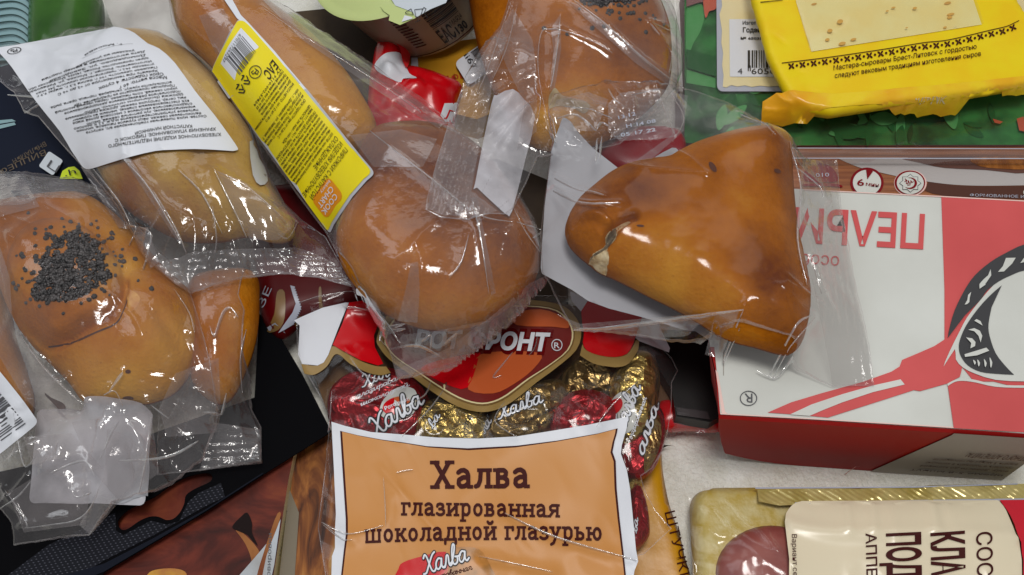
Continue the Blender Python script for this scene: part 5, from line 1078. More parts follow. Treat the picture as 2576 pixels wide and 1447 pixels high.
# ---- pie behind the poppy pie, lower left
t = T('pie', 'narrow brown pie standing behind the poppy pie beside the black card', 'pie', (570, 860, .03), PIES)
o, s_ = body('crust', sm([(480, 720), (540, 690), (640, 690), (652, 760), (646, 840), (622, 920), (588, 990), (555, 1014), (515, 1000), (480, 950), (470, 820)], 5), .044, .016, .012, M['crust'], t, tonefn(.044, .42), prof=.8)
t = T('film_bag', 'small clear bag with ribbed end beside the black card, under the poppy pie bag', 'film bag', (560, 1000, .03), BAGS)
o, fs_ = film('film', dens([(440, 760), (500, 690), (644, 700), (640, 724), (628, 799), (641, 832), (633, 922), (638, 1038), (659, 1077), (659, 1165), (489, 1188), (396, 1196), (400, 1040)], 14), .032, M['film2'], t, rays=[(570, 850, 80, 330, 40, 140, 24, .0018)], loose=.0016, edge=M['edge'], crumple=[(580, 1080, 120, .003, .012, 11), (600, 900, 80, .002, .012, 12)], wr=[(.0012, .014, 81, 1.4, 2.5, 'r'), (.0006, .006, 82, .6, 1.5, 'r')],
   creases=[([(529, 824), (540, 845), (560, 790), (580, 775), (600, 800)], .002, .002), ([(620, 830), (606, 900), (610, 990)], .002, .002), ([(570, 990), (562, 1030), (556, 1045)], .003, .003)])
ribs('end_seal', dens([(536, 1062), (658, 1080), (659, 1165), (500, 1186), (520, 1120)], 14), fs_, M['filmseal'], t, (520, 1100), (660, 1090), wl=.0032, amp=.0007)

# ---- poppy pie, left
t = T('pie', 'second pinkish pie cut by the left edge behind the barcode label', 'pie', (-20, 900, .03), PIES)
body('crust', sm([(-90, 680), (-20, 700), (20, 760), (40, 850), (70, 940), (84, 1010), (60, 1080), (0, 1100), (-90, 1060)], 5), .036, .014, .012, M['crust'], t, tonefn(.036, .5), prof=.8, step=2)
t = T('pie', 'twisted golden pie with a dark poppy seed patch at the left', 'pie', (250, 780, .04), PIES)
pp = sm([(-60, 580), (-20, 530), (60, 508), (140, 498), (220, 498), (290, 540), (350, 600), (420, 680), (480, 735), (504, 800), (500, 868), (482, 930), (440, 985), (380, 1012), (310, 1018), (240, 1018), (205, 1006), (170, 960), (110, 900), (60, 845), (28, 790), (0, 720), (-40, 660)], 5)
arc = k(0, 2, [(1245, 40), (1242, 140), (1205, 240), (1130, 370), (950, 450), (800, 520), (700, 560), (560, 590), (470, 600), (380, 560), (290, 470)])
o, ps = body('crust', pp, .052, .023, .014, M['crust'], t, tonefn(.052, .36, [(300, 730, 60, .2), (330, 690, 30, .35), (250, 600, 120, .1), (340, 900, 120, .12), (280, 1000, 60, .3), (470, 860, 60, .2), (120, 860, 60, -.1), (150, 560, 90, -.08)], .30, .016), prof=.75, lumps=.0012,
   creases=[(arc, .0055, .0022), (k(0, 2, [(1590, 350), (1680, 470), (1760, 600), (1860, 700)]), .0025, .003), ([(318, 690), (312, 660), (290, 620), (250, 585)], .002, .004), (k(0, 2, [(1130, 390), (1250, 450), (1370, 520)]), .0012, .002)],
   bumps=[(190, 690, .020, .002), (400, 840, .022, .002)], lobes=[(arc[1:] + [(10, 760), (20, 680), (70, 600), (150, 565), (230, 590), (290, 650), (318, 700)], .0065, .014)])
decal('dark_seam', [np.vstack([sm(arc[1:9], 3, False), (sm(arc[1:9], 3, False) + [1.2, 4.5])[::-1]])], ps, mat('seam_brown', (.085, .022, .006), .5, .3), t, off=.0002, step=1)  # dark brown strip laid along the groove
decal('stretch_mark', sm(k(0, 2, [(1225, 40), (1300, 60), (1365, 120), (1350, 190), (1300, 255), (1262, 260), (1250, 180)]), 4), ps, mat('pale_stretch_crust', C(206, 152, 66), .5, .3, c2=C(186, 118, 40), vs=200), t, off=.00025, step=1)
bed = [(103, 654), (136, 605), (165, 590), (196, 580), (221, 595), (255, 613), (262, 641), (257, 667), (278, 690), (247, 720), (200, 745), (165, 757), (124, 755), (80, 750), (95, 700)]
seed_bed(sm(bed, 4), ps, t, 1900, .00080, 4)
sd = k(0, 1, [(275, 690), (690, 780), (890, 800), (955, 835), (960, 915), (1090, 885), (1090, 935), (345, 845), (340, 890), (455, 895), (480, 900), (450, 935), (495, 830), (535, 915), (345, 1010), (465, 1035), (210, 1095), (350, 1115), (350, 1165), (235, 1230), (250, 1250), (310, 1280), (330, 1270), (215, 1330), (135, 1375), (345, 1395), (1195, 1045), (1125, 1110), (1180, 1115), (1165, 1160), (1205, 1165), (1115, 1195), (1190, 1210), (1030, 1380), (1070, 1310), (1480, 1420), (1320, 1140), (630, 920), (580, 950), (780, 860)]) + k(0, 2, [(870, 145), (920, 115), (385, 210), (160, 35), (1480, 40)])
seeds(sd, ps, t, .00112)
_r = random.Random(8); sc_ = []
while len(sc_) < 90:
    a_ = _r.uniform(0, 6.283); d_ = abs(_r.gauss(0, 26)); b_ = bed[int(a_ / 6.284 * len(bed))]; c_ = np.array((182., 668.)); v_ = np.array(b_) - c_; q_ = np.array(b_) + v_ / np.hypot(*v_) * (d_ - 8); sc_.append(tuple(q_))
seeds(sc_, ps, t, .0009)
decal('burnt_spot', [ell(322, 1003, 14, 6), ell(322, 935, 7, 5)], ps, M['spot'], t, off=.0003, step=1)
t = T('film_bag', 'wrinkled clear bag around the poppy pie with barcode label at lower left', 'film bag', (230, 1000, .03), BAGS)
pb = Tilted([(0, 440, .046), (480, 760, .05), (200, 1330, .038), (540, 1080, .040)])
film('back_label', dens(rrect((95, 1030), (292, 6), (-22, 236), .06), 14), pb, M['haze_paper'], t, gap=.001, step=2, wr=[(.0012, .02, 93, .3, 2, 'n')], crumple=[(200, 1150, 160, .003, .016, 95)])
film('back_label_corner', sm([(290, 1268), (340, 1258), (368, 1248), (373, 1235), (376, 1120), (330, 1100), (280, 1180)], 2), pb, M['dullwhite'], t, gap=.001, step=2)
decal('grease_spot', ell(146, 1020, 20, 11, 20, 20), TopSurf(), M['spot'], t, off=.003)
pbo = dens([(-80, 430), (0, 433), (103, 440), (206, 455), (300, 500), (370, 600), (470, 700), (505, 790), (535, 884), (551, 948), (559, 1041), (545, 1090), (517, 1157), (422, 1230), (381, 1245), (291, 1271), (226, 1348), (36, 1374), (34, 1320), (1, 1281), (-80, 1260)], 14)
o, fp = film('film', pbo, pb, M['film2'], t, rays=[(300, 900, 130, 470, 15, 165, 46, .0022), (180, 640, 120, 260, 190, 330, 14, .0012)], loose=.0016, edge=M['edge'], crumple=[(170, 1170, 170, .0042, .014, 3), (90, 1280, 110, .004, .012, 5), (420, 1120, 120, .003, .012, 6), (470, 780, 70, .002, .010, 8), (20, 480, 70, .002, .010, 9)], wr=[(.0007, .020, 91, .8, 2.5, 'r'), (.0002, .006, 92, 2.2, 2.6, 'r')],
   creases=[([(52, 845), (110, 925), (170, 985), (224, 1030)], .003, .0022), ([(310, 1300 - 276), (290, 985), (262, 995)], .0015, .0015), ([(276, 985), (300, 950), (310, 938)], .0022, .002), ([(380, 1020), (428, 1056)], .0028, .002), ([(512, 1038), (556, 1043)], .0026, .002), ([(440, 730), (478, 790), (490, 840)], .0018, .003), ([(35, 1040), (60, 1170), (90, 1150)], .003, .003), ([(0, 1281), (45, 1250), (80, 1210)], .004, .003), ([(60, 1330), (120, 1322), (190, 1310), (226, 1280), (250, 1230)], .003, .0025), ([(14, 1235), (60, 1300), (70, 1330)], .003, .002), ([(130, 1190), (210, 1160), (240, 1200)], .003, .003), ([(250, 1160), (280, 1090), (300, 1060)], .003, .003), ([(350, 1240), (372, 1130), (380, 1050)], .003, .003), ([(180, 1210), (190, 1250), (230, 1240)], .003, .002), ([(90, 510), (160, 540), (200, 570)], .001, .002), ([(300, 1160), (420, 1150), (500, 1110)], .002, .003), ([(288, 742), (340, 800), (362, 850)], .0012, .0015)])
ribs('top_seal', dens([(-60, 436), (0, 436), (103, 443), (206, 458), (260, 480), (210, 500), (100, 496), (60, 515), (-60, 520)], 14), fp, M['filmseal'], t, (0, 470), (200, 462), wl=.0034, amp=.0006)
ribs('end_seal', dens([(270, 1078), (330, 1100), (366, 1140), (372, 1168), (300, 1262), (228, 1346), (200, 1322), (262, 1200)], 14), fp, M['filmseal'], t, (330, 1120), (220, 1330), wl=.004, amp=.0005)
for q in ([(-40, 560), (0, 620), (25, 700), (30, 790), (60, 860), (120, 930), (222, 1028), (120, 1060), (60, 1000), (0, 900), (-40, 860)], [(440, 940), (550, 900), (556, 1040), (545, 1088), (420, 1100), (400, 1030)], [(180, 1062), (380, 1032), (400, 1190), (300, 1262), (230, 1180)], [(20, 1240), (120, 1180), (230, 1210), (215, 1320), (60, 1340)], [(-20, 440), (60, 450), (100, 520), (20, 540), (-40, 560)], [(60, 1100), (180, 1090), (260, 1180), (160, 1200), (80, 1170)]): fold(q, fp, t, M['fold'])
decal('barcode_label', [[(-60, 880)] + list(sm([(0, 935), (30, 972), (60, 1010), (84, 1044), (92, 1056), (90, 1068), (70, 1086), (30, 1118), (-10, 1150)], 3, False)) + [(-60, 1180)]], fp, M['white'], t, off=.0008, step=2)
decal('barcode', bars((-30, 952), (98, 118), (-62, 44), 17, 21), fp, M['grey_ink'], t, off=.0013, step=3)

# ---- pie under the white label
t = T('pie', 'pale golden pie under the large white ingredients label', 'pie', (440, 360, .045), PIES)
o, s_ = body('crust', sm([(212, 300), (205, 220), (230, 150), (300, 98), (400, 96), (480, 140), (545, 200), (600, 270), (640, 340), (668, 430), (706, 505), (742, 572), (724, 602), (680, 606), (620, 592), (560, 604), (480, 606), (420, 590), (360, 556), (305, 515), (265, 460), (232, 390)], 5), .060, .024, .014, M['crust_pale'], t, tonefn(.06, .44, [(340, 480, 110, -.36), (470, 570, 100, -.32), (600, 240, 90, .35), (600, 430, 50, -.12), (680, 560, 70, .0), (450, 430, 60, .25), (500, 200, 60, .2)], .1), prof=.75, lumps=.0016, creases=[([(510, 400), (560, 440), (600, 470), (660, 480)], .003, .004), ([(300, 500), (400, 560), (480, 560)], .0015, .004)])
t = T('film_bag', 'clear bag with large white ingredients label, ribbed end over the poppy pie', 'film bag', (440, 400, .045), BAGS)
wb = Tilted([(0, 130, .056), (200, 80, .056), (640, 700, .064), (860, 690, .058), (640, 320, .058)])
wo = dens([(-30, 120), (35, 112), (130, 98), (180, 74), (240, 70), (330, 76), (400, 88), (450, 135), (510, 185), (570, 250), (620, 320), (655, 380), (682, 450), (720, 520), (760, 556), (820, 596), (850, 650), (897, 726), (860, 716), (800, 700), (720, 692), (660, 696), (600, 706), (540, 722), (480, 741), (440, 722), (400, 690), (370, 660), (340, 600), (300, 530), (255, 470), (205, 420), (160, 370), (100, 300), (62, 285), (40, 240), (-30, 180)], 14)
o, wf = film('film', wo, wb, M['film2'], t, rays=[(540, 400, 170, 400, 55, 150, 40, .0018), (640, 480, 60, 200, -10, 80, 14, .0015)], loose=.0016, edge=M['edge'], crumple=[(420, 640, 90, .003, .011, 14), (660, 570, 110, .002, .014, 15), (120, 280, 80, .002, .014, 16)], wr=[(.0006, .018, 101, 2.2, 2.8, 'r'), (.0002, .006, 102, 1.0, 2.6, 'r')],
   creases=[([(310, 400), (375, 475), (455, 610)], .0022, .002), ([(385, 480), (440, 570), (470, 640)], .002, .002), ([(540, 430), (585, 520), (622, 600)], .0022, .002), ([(545, 432), (620, 470), (680, 520), (720, 560)], .002, .002), ([(230, 420), (300, 510), (330, 570)], .0025, .005), ([(300, 575), (342, 572), (325, 620)], .003, .0025), ([(352, 572), (380, 590), (372, 640), (360, 680)], .0025, .002), ([(450, 430), (510, 490), (560, 590)], .0015, .002), ([(535, 520), (545, 600), (540, 640)], .002, .003), ([(700, 590), (725, 600), (750, 560)], .0015, .002), ([(62, 285), (110, 250), (20, 240)], .002, .003), ([(400, 88), (470, 180), (540, 250)], .001, .002)])
ribs('end_seal', dens([(392, 668), (440, 652), (489, 632), (560, 628), (663, 626), (745, 623), (800, 640), (850, 668), (893, 722), (860, 713), (800, 697), (720, 689), (600, 702), (540, 718), (481, 737), (440, 716)], 14), wf, M['filmseal'], t, (489, 652), (745, 645), wl=.0030, amp=.0007)
for q in ([(203, 420), (224, 424), (322, 562), (324, 578), (298, 572)], [(308, 396), (324, 392), (460, 608), (452, 616)], [(545, 430), (610, 455), (720, 520), (752, 560), (700, 604), (630, 604), (585, 520)], [(640, 360), (684, 450), (720, 520), (690, 520), (656, 440)], [(330, 570), (372, 572), (400, 660), (378, 676), (345, 620)]): fold(q, wf, t, M['fold'])
wl = np.vstack([sm([(-40, 128), (0, 119), (35, 114), (80, 106), (130, 97), (200, 86), (270, 79), (310, 79), (340, 86), (372, 110), (400, 122), (440, 158), (490, 228), (540, 290), (580, 345), (598, 372), (596, 378), (585, 380)], 2, False), sm([(540, 377), (490, 375), (430, 377), (390, 380), (330, 394), (270, 412), (232, 424), (216, 425), (206, 418)], 2, False), sm([(180, 380), (150, 330), (110, 280), (70, 228), (30, 170), (0, 135), (-40, 100)], 2, False)])
Sw = Surf(wf.j0, wf.i0, blur(wf.Z, 12) + .0004); Sw.mask = wf.mask
jx, ix = np.meshgrid(np.arange(Sw.Z.shape[0]), np.arange(Sw.Z.shape[1]), indexing='ij'); Xw = X0 + G * (ix + wf.i0); Yw = Y0 + G * (jx + wf.j0)
for pts, a, w_ in (([(100, 170), (200, 185), (300, 150)], .0012, .004), ([(60, 140), (150, 160), (240, 130)], .0012, .003), ([(310, 330), (318, 395)], .0012, .002), ([(250, 250), (300, 300), (310, 380)], .0008, .004), ([(10, 125), (90, 120), (150, 150), (180, 175)], .0014, .003), ([(150, 135), (220, 170), (330, 175)], .001, .003), ([(400, 330), (410, 378)], .0006, .002)):
    L = proj(sm(pts, 4, False), Sw)[:, :2]; Sw.Z = Sw.Z + a * np.exp(-(pdist(Xw, Yw, L) / w_) ** 2)
decal('ingredients_label', wl, Sw, M['white'], t, off=.0014, step=1)
lines = [('ХЛЕБОБУЛОЧНОЕ ИЗДЕЛИЕ НЕДЛИТЕЛЬНОГО', 0, 1, 1.25), ('ХРАНЕНИЯ УПАКОВАННОЕ: ПИРОЖОК С', .0, .9, 1.25), ('КАПУСТНОЙ НАЧИНКОЙ', .17, .68, 1.25), None, ('Состав: мука пшеничная хлебопекарная в/с, капуста', -.02, 1.06, 1), ('белокочанная свежая, яйцо куриное пищевое, молоко', 0, 1.12, 1), ('питьевое ультрапастеризованное м.д.ж. 3,2 % (молоко', 0, 1.12, 1), ('нормализованное), лук репчатый свежий, масло', 0, .98, 1), ('сладкосливочное несоленое с массовой долей жира', 0, 1.08, 1), ('82% (пастеризованные сливки), меланж из куриных', 0, 1.06, 1), ('яиц, сахар, петрушка свежая, дрожжи прессованные', 0, 1.1, 1), ('(дрожжи (Saccharomyces cerevisiae)), масло', 0, .9, 1), ('подсолнечное рафинированное дезодорированное', 0, 1.06, 1), ('укроп свежий, соль пищевая, перец черный молотый', 0, 1.12, 1), ('Продукция производится на предприятии, где', 0, .92, 1), ('используются кунжут, сельдерей, горчица, орехи, рыба.', 0, 1.12, 1), None,
   ('Масса нетто: 60 г', 0, .44, 1.3), ('Срок годности: 4 суток', 0, .6, 1.3), ('Хранить при температуре от +2 до +6 С', .02, .95, 1), ('Пищевая ценность 100 г: белки 5,3 г, жиры 9,9 г', 0, 1.12, .9), ('углеводы 34,2 г, энергетическая ценность 246 ккал', 0, 1.1, .9), ('Изготовитель: Россия, г. Москва, ул. Рябиновая', 0, 1.15, .9), ('адрес производства: Россия, 142050, Московская обл', 0, 1.12, .9), ('Домодедово, ул. Заводская', 0, .9, .9), ('Дата изготовления и номер партии', -.02, .95, .9), ('указаны на упаковке', .05, .6, .9), None, ('_____________________', .02, .5, .7), ('г. Москва', .1, .45, .8)]
qa, qb, qc, qd = np.array((556, 334.)), np.array((272, 364.)), np.array((60, 176.)), np.array((325, 94.))
rows = []; ws_ = [1.55 if i < 3 else (.7 if l_ is None else (1.15 if l_[3] > 1.2 else 1.0)) for i, l_ in enumerate(lines)]; n = sum(ws_); acc_ = 0
for i, ln_ in enumerate(lines):
    v = (acc_ / n) ** .96; acc_ += ws_[i]
    if not ln_: continue
    a = qa + (qd - qa) * v; b = qb + (qc - qb) * v
    p0 = a + (b - a) * ln_[1]; p1 = a + (b - a) * ln_[2]
    rows.append((ln_[0], p0, p1, 6.3 * ln_[3] * (1 - .18 * v), {'bow': (0, -5 - 4 * v), 'bold': .012, 'res': 1}))
lettering(rows, Sw, M['ink'], t, off=.0018)
V, F, W2, c2 = strokes([[(.5 + .5 * math.cos(q / 16 * 6.2832), .5 + .5 * math.sin(q / 16 * 6.2832)) for q in range(17)], [(.3, .3), (.3, .7), (.55, .75), (.6, .55), (.35, .5)], [(.55, .5), (.75, .45), (.7, .25), (.5, .3)]], .07)
lettering([((V, F, W2, 1.0), (52, 116), (16, 124), 15)], Sw, M['ink'], t, off=.0018)

# ---- long bag: two cabbage pies end to end
t = T('pie', 'upper paler pie of the long bag with the yellow label', 'pie', (720, 150, .05), PIES)
o, s_ = body('crust', sm([(425, -60), (436, 40), (455, 92), (500, 135), (545, 180), (600, 262), (660, 330), (730, 372), (820, 386), (900, 378), (942, 352), (946, 310), (925, 268), (885, 205), (840, 150), (780, 90), (700, 30), (640, -20), (560, -80)], 5), .074, .022, .016, M['crust'], t, tonefn(.074, .62, [(560, 60, 120, -.15), (820, 200, 90, .12), (920, 320, 50, .15)], .1), prof=.8, lumps=.0008)
t = T('pie', 'large brown pie at the centre in the lower end of the long bag', 'pie', (1100, 600, .05), PIES)
o, s_ = body('crust', sm([(858, 560), (846, 610), (862, 672), (900, 728), (950, 775), (1010, 808), (1070, 826), (1140, 828), (1205, 814), (1270, 780), (1322, 738), (1352, 690), (1358, 640), (1346, 585), (1318, 525), (1272, 455), (1216, 392), (1150, 346), (1080, 325), (1000, 326), (940, 342), (900, 400), (870, 470)], 5), .076, .025, .016, M['crust'], t, tonefn(.076, .24, [(960, 640, 110, .24), (1080, 780, 120, .14), (1200, 440, 130, -.18), (1290, 620, 90, -.12), (930, 430, 60, -.18)], .16), prof=.6, blurn=40, lumps=.001, creases=[([(1040, 610), (1000, 590), (960, 560)], .001, .004), ([(1045, 612), (1100, 640), (1160, 690)], .001, .005)])
t = T('film_bag', 'long clear bag with yellow label reaching from the top to the centre', 'film bag', (950, 450, .05), BAGS)
lbp = Tilted([(500, 60, .072), (700, 10, .068), (1340, 560, .076), (1000, 900, .058), (1380, 720, .062)])
decal('back_label', sm([(628, 356), (648, 365), (666, 420), (674, 455), (655, 466), (636, 440)], 2), TopSurf(), M['dullwhite'], t, off=.001, step=2)
lo_ = np.vstack([[(560, -60), (690, 0)], [(781, 62), (856, 112), (940, 168), (1005, 212), (1074, 258), (1126, 308), (1200, 380), (1290, 470), (1345, 555), (1368, 640), (1388, 700)], zig((1388, 700), (1310, 797), 9, -7), zig((1310, 797), (1215, 880), 8, -8), zig((1215, 880), (1150, 925), 6, -7), [(1085, 945), (1000, 957), (986, 905), (962, 840), (928, 788), (902, 738), (870, 692), (848, 645), (822, 592), (760, 510), (690, 412), (600, 290), (535, 195), (478, 138), (436, 70), (420, -60)]])
o, lf_ = film('film', dens(lo_, 14), lbp, M['film2'], t, rays=[(1130, 600, 170, 400, 25, 140, 44, .0018), (1130, 600, 60, 220, -60, 20, 10, .0012)], loose=.0016, edge=M['edge'], crumple=[(1080, 880, 140, .0035, .012, 18), (1340, 640, 80, .002, .012, 19), (820, 60, 120, .0015, .016, 20)], wr=[(.0005, .020, 111, -.85, 3.5, 'r'), (.00015, .006, 112, -.6, 3.0, 'r')],
   creases=[([(660, 20), (760, 90), (850, 145), (960, 215), (1060, 285)], .0018, .003), ([(930, 330), (1020, 400), (1110, 470), (1200, 540), (1290, 560)], .0024, .006), ([(1045, 612), (1060, 660), (1050, 760)], .0012, .002), ([(1186, 500), (1210, 600), (1230, 740)], .0018, .0018), ([(1180, 590), (1160, 660), (1130, 700)], .0015, .0018), ([(1100, 560), (1060, 590), (1045, 612), (1000, 650), (940, 690)], .0012, .0016), ([(960, 830), (1020, 815)], .002, .002), ([(955, 860), (965, 840), (1020, 828)], .0022, .002), ([(1000, 895), (1080, 868), (1200, 820)], .0014, .002), ([(1060, 860), (1085, 845), (1080, 890)], .003, .003), ([(1115, 870), (1150, 840)], .003, .002), ([(1340, 600), (1360, 580), (1300, 560)], .002, .002), ([(980, 880), (1050, 870), (1120, 905)], .0018, .002), ([(900, 750), (960, 800), (1010, 870)], .0016, .0018), ([(1290, 520), (1320, 580), (1370, 650)], .0018, .002), ([(870, 690), (980, 650)], .001, .002)])
ribs('toothed_seal', dens(np.vstack([[(1000, 952), (996, 930), (1120, 880), (1230, 800), (1330, 715), (1380, 690), (1384, 702)], zig((1384, 702), (1308, 795), 9, -5), zig((1308, 795), (1213, 877), 8, -6), zig((1213, 877), (1150, 922), 6, -5), [(1085, 942)]]), 8), lf_, M['pinkseal'], t, (1000, 950), (1200, 880), wl=.005, amp=.0004)
for q in ([(640, -20), (700, 6), (1000, 214), (1128, 312), (1104, 326), (960, 236), (760, 100)], [(1186, 498), (1200, 494), (1248, 738), (1236, 742)], [(1034, 662), (1052, 658), (1056, 728), (1050, 812), (1000, 808), (1020, 730)], [(986, 884), (1012, 842), (1100, 832), (1250, 802), (1350, 720), (1384, 698), (1300, 790), (1215, 870), (1085, 944), (1000, 955)], [(880, 340), (1010, 326), (1100, 350), (1064, 420), (940, 420)], [(850, 640), (880, 690), (960, 800), (1000, 870), (986, 890), (940, 800), (895, 730)], [(500, 40), (560, 20), (640, 150), (610, 210), (540, 130)]): fold(q, lf_, t, M['fold'])
Sl = Surf(lf_.j0, lf_.i0, blur(lf_.Z, 14) + .0005); Sl.mask = lf_.mask
yl = np.vstack([sm([(592, 62), (597, 54), (606, 52), (616, 55), (630, 68)], 2, False), [(700, 148), (770, 233), (840, 318), (900, 390)], sm([(926, 420), (931, 429), (929, 438), (915, 450)], 2, False), [(880, 490), (850, 535)], sm([(834, 560), (826, 578), (820, 577)], 2, False), [(780, 522), (720, 440), (650, 342), (580, 245), (540, 188)], sm([(534, 180), (536, 170), (545, 150)], 2, False)])
decal('label_backing', off_poly(yl, -5) + [4, 1], Sl, M['dullwhite'], t, off=.0003, step=2)
decal('white_strip', [(551, -20), (574, -20), (606, 38), (626, 58), (690, 128), (770, 224), (764, 226), (684, 134), (618, 64), (596, 46)], Sl, M['white'], t, off=.0005, step=2)  # narrow white strip beside the yellow label
decal('yellow_label', dens(yl, 12), Sl, M['yellow'], t, off=.0007, step=1)
# label frame: u runs from the right long edge to the left one (reading direction), v from the bottom end up
LR0, LR1, LL0, LL1 = np.array((930, 430.)), np.array((622, 58.)), np.array((824, 577.)), np.array((536, 181.))
def lp_(u, v): a = LR0 + (LR1 - LR0) * v; b = LL0 + (LL1 - LL0) * v; return a + (b - a) * u
lup = -(LR1 - LR0) / np.hypot(*(LR1 - LR0))
def lrow(s, u0, u1, v, h, **op): return (s, lp_(u0, v), lp_(u1, v), h, dict(up=lup * h, **op))
decal('bakery_badge', rrect(lp_(.52, .035), lp_(.93, .035) - lp_(.52, .035), lp_(.52, .165) - lp_(.52, .035), .22), Sl, M['yelloworange'], t, off=.0011, step=2)
lettering([lrow('COOK', .60, .92, .085, 15, bold=.01), lrow('CHART', .58, .90, .125, 15, bold=.01), lrow('bakery', .55, .76, .150, 8)], Sl, M['white'], t, off=.0016, sub=8)
rows = [lrow('ПИРОЖКИ С КАПУСТОЙ', .06, .93, .185, 13), lrow('ИЗДЕЛИЯ ХЛЕБОБУЛОЧНЫЕ', .06, 1.0, .225, 13), lrow('ОХЛАЖДЕННЫЕ', .06, .62, .262, 13)]
txt = ['СОСТАВ: мука пшеничная в/с, капуста белокочанная,', 'яйцо куриное, масло сливочное, лук репчатый,', 'меланж яичный, сахар, дрожжи прессованные,', 'масло подсолнечное, соль поваренная пищевая,', 'петрушка свежая, укроп свежий, перец черный', 'молотый, вода питьевая. Может содержать следы', 'орехов, кунжута, сельдерея, горчицы и рыбы.', 'ПИЩЕВАЯ ЦЕННОСТЬ на 100 г: белки 5,3 г,', 'жиры 9,9 г, углеводы 34,2 г. ЭНЕРГЕТИЧЕСКАЯ', 'ЦЕННОСТЬ 246 ккал / 1030 кДж.', '', 'СРОК ГОДНОСТИ при t от +2 до +6 С', 'не более 5 суток. После вскрытия 12 часов.', 'ИЗГОТОВИТЕЛЬ: Россия, 142050, Московская', 'обл., г. Домодедово, ул. Заводская, 7.', '', 'МАССА НЕТТО: 160 г (2 шт х 80 г)', 'Дата изготовления и срок годности указаны', 'на упаковке. Упаковано без вакуума.', 'Претензии принимаются по телефону', 'горячей линии 8 800 200 95 55', 'ТУ 9110-002-57824']
for i, s in enumerate(txt):
    if s: rows.append(lrow(s, .05 + (.02 if i < 12 else .0), (1.0 if len(s) > 36 else .78), .288 + i * .0205, 6.4, bold=.014, res=1))
rows += [lrow('ЕАС', .06, .33, .775, 24, bold=.02)]
lettering(rows, Sl, mat('label_ink', (.035, .02, .008), .5, .3), t, off=.0012)
decal('barcode_ground', [[(606, 70), (651, 118), (590, 202), (555, 160)]], Sl, M['white'], t, off=.0011, step=2)
decal('barcode', bars((609, 90), (-42, 62), (34, 40), 16, 31), Sl, M['grey_ink'], t, off=.0015, step=3)
lettering([('670117263297', (602, 84), (558, 152), 9, {'up': (6, 6)})], Sl, M['grey_ink'], t, off=.0016)
V, F, W2, c2 = strokes([[(.5 + .5 * math.cos(q / 18 * 6.2832), .5 + .5 * math.sin(q / 18 * 6.2832)) for q in range(19)], [(.3, .3), (.3, .7), (.55, .75), (.6, .55), (.35, .5)], [(.55, .5), (.75, .45), (.7, .25), (.5, .3)]], .06)
lettering([((V, F, W2, 1.0), (640, 158), (620, 186), 34, {'up': (24, 18)})], Sl, M['ink'], t, off=.0015)
V, F, W2, c2 = strokes([[(.0, .2), (.2, .5), (.4, .2)], [(.5, .0), (.1, .0), (.2, -.12)], [(.6, .3), (.4, .65), (.2, .6)], [(.8, .2), (1.0, .5), (1.2, .2)], [(1.3, .0), (.9, .0), (1.0, -.12)], [(1.4, .3), (1.2, .65), (1.0, .6)]], .09)
lettering([((V, F, W2, .65), (616, 186), (592, 228), 22, {'up': (17, 13)})], Sl, M['ink'], t, off=.0015)
decal('white_sticker', rrect((546, 205), (30, 44), (20, -16), .1), Sl, M['dullwhite'], t, off=.0002, step=2)

# ---- poppy pie at the top
t = T('pie', 'orange brown poppy pie at the top behind the clear bag seals', 'pie', (1450, 120, .04), PIES)
o, ts_ = body('crust', sm([(1180, -60), (1190, 60), (1212, 150), (1245, 240), (1290, 320), (1350, 372), (1450, 376), (1550, 340), (1630, 275), (1682, 212), (1690, 120), (1678, 50), (1640, -20), (1560, -80), (1400, -110), (1250, -100)], 5), .060, .026, .014, M['crust'], t, tonefn(.06, .30, [(1620, 130, 90, -.12), (1470, 40, 120, .12), (1440, 300, 80, .55), (1380, 330, 60, .5), (1350, 160, 90, .06)], .05), prof=.8, lumps=.001, creases=[([(1370, 262), (1420, 268), (1480, 300), (1540, 310)], .003, .003)])
decal('pale_seam_crust', sm(k(2, 0, [(415, 960), (440, 900), (480, 860), (545, 930), (640, 950), (760, 985), (820, 1040), (760, 1110), (660, 1060), (560, 1040), (480, 1040), (420, 1060)]), 4), ts_, mat('pale_underside_crust', C(190, 172, 132), .6, .25, c2=C(150, 118, 66), vs=120, bump=.3, bs=300), t, off=.0003, step=1)
seed_bed(sm(k(2, 0, [(740, -160), (730, 0), (760, 40), (900, 60), (1000, 50), (1010, 20), (1080, 10), (1200, 20), (1260, 0), (1280, -160)]), 3), ts_, t, 800, .00085, 9)
seeds(k(2, 0, [(715, 85), (880, 100), (985, 125), (1010, 140), (1030, 110), (1000, 100), (1105, 125), (1115, 180), (1185, 135), (1215, 130), (1245, 125), (1050, 40), (1100, 50), (1130, 60), (1160, 30), (1250, 55), (1330, 10), (1370, 10), (1435, 150), (1455, 180), (1305, 190), (1360, 130), (1365, 315), (955, 258), (840, 275), (595, 335), (370, 275), (1540, 245), (1300, 30), (1190, 60)]), ts_, t, .0011)
t = T('film_bag', 'clear bag of the top poppy pie with ribbed strip crossing the centre', 'film bag', (1400, 200, .04), BAGS)
tb = Tilted([(1290, 20, .075), (1080, 520, .102), (1280, 540, .105), (1700, 180, .060), (1600, 330, .066)])
to = dens([(1290, -60), (1286, 12), (1265, 57), (1226, 113), (1203, 144), (1164, 214), (1151, 257), (1126, 317), (1115, 360), (1095, 422), (1074, 502), (1070, 528), (1110, 548), (1180, 556), (1270, 548), (1290, 530), (1330, 450), (1352, 400), (1420, 395), (1560, 365), (1640, 290), (1700, 225), (1716, 180), (1718, 120), (1700, 40), (1660, -60)], 14)
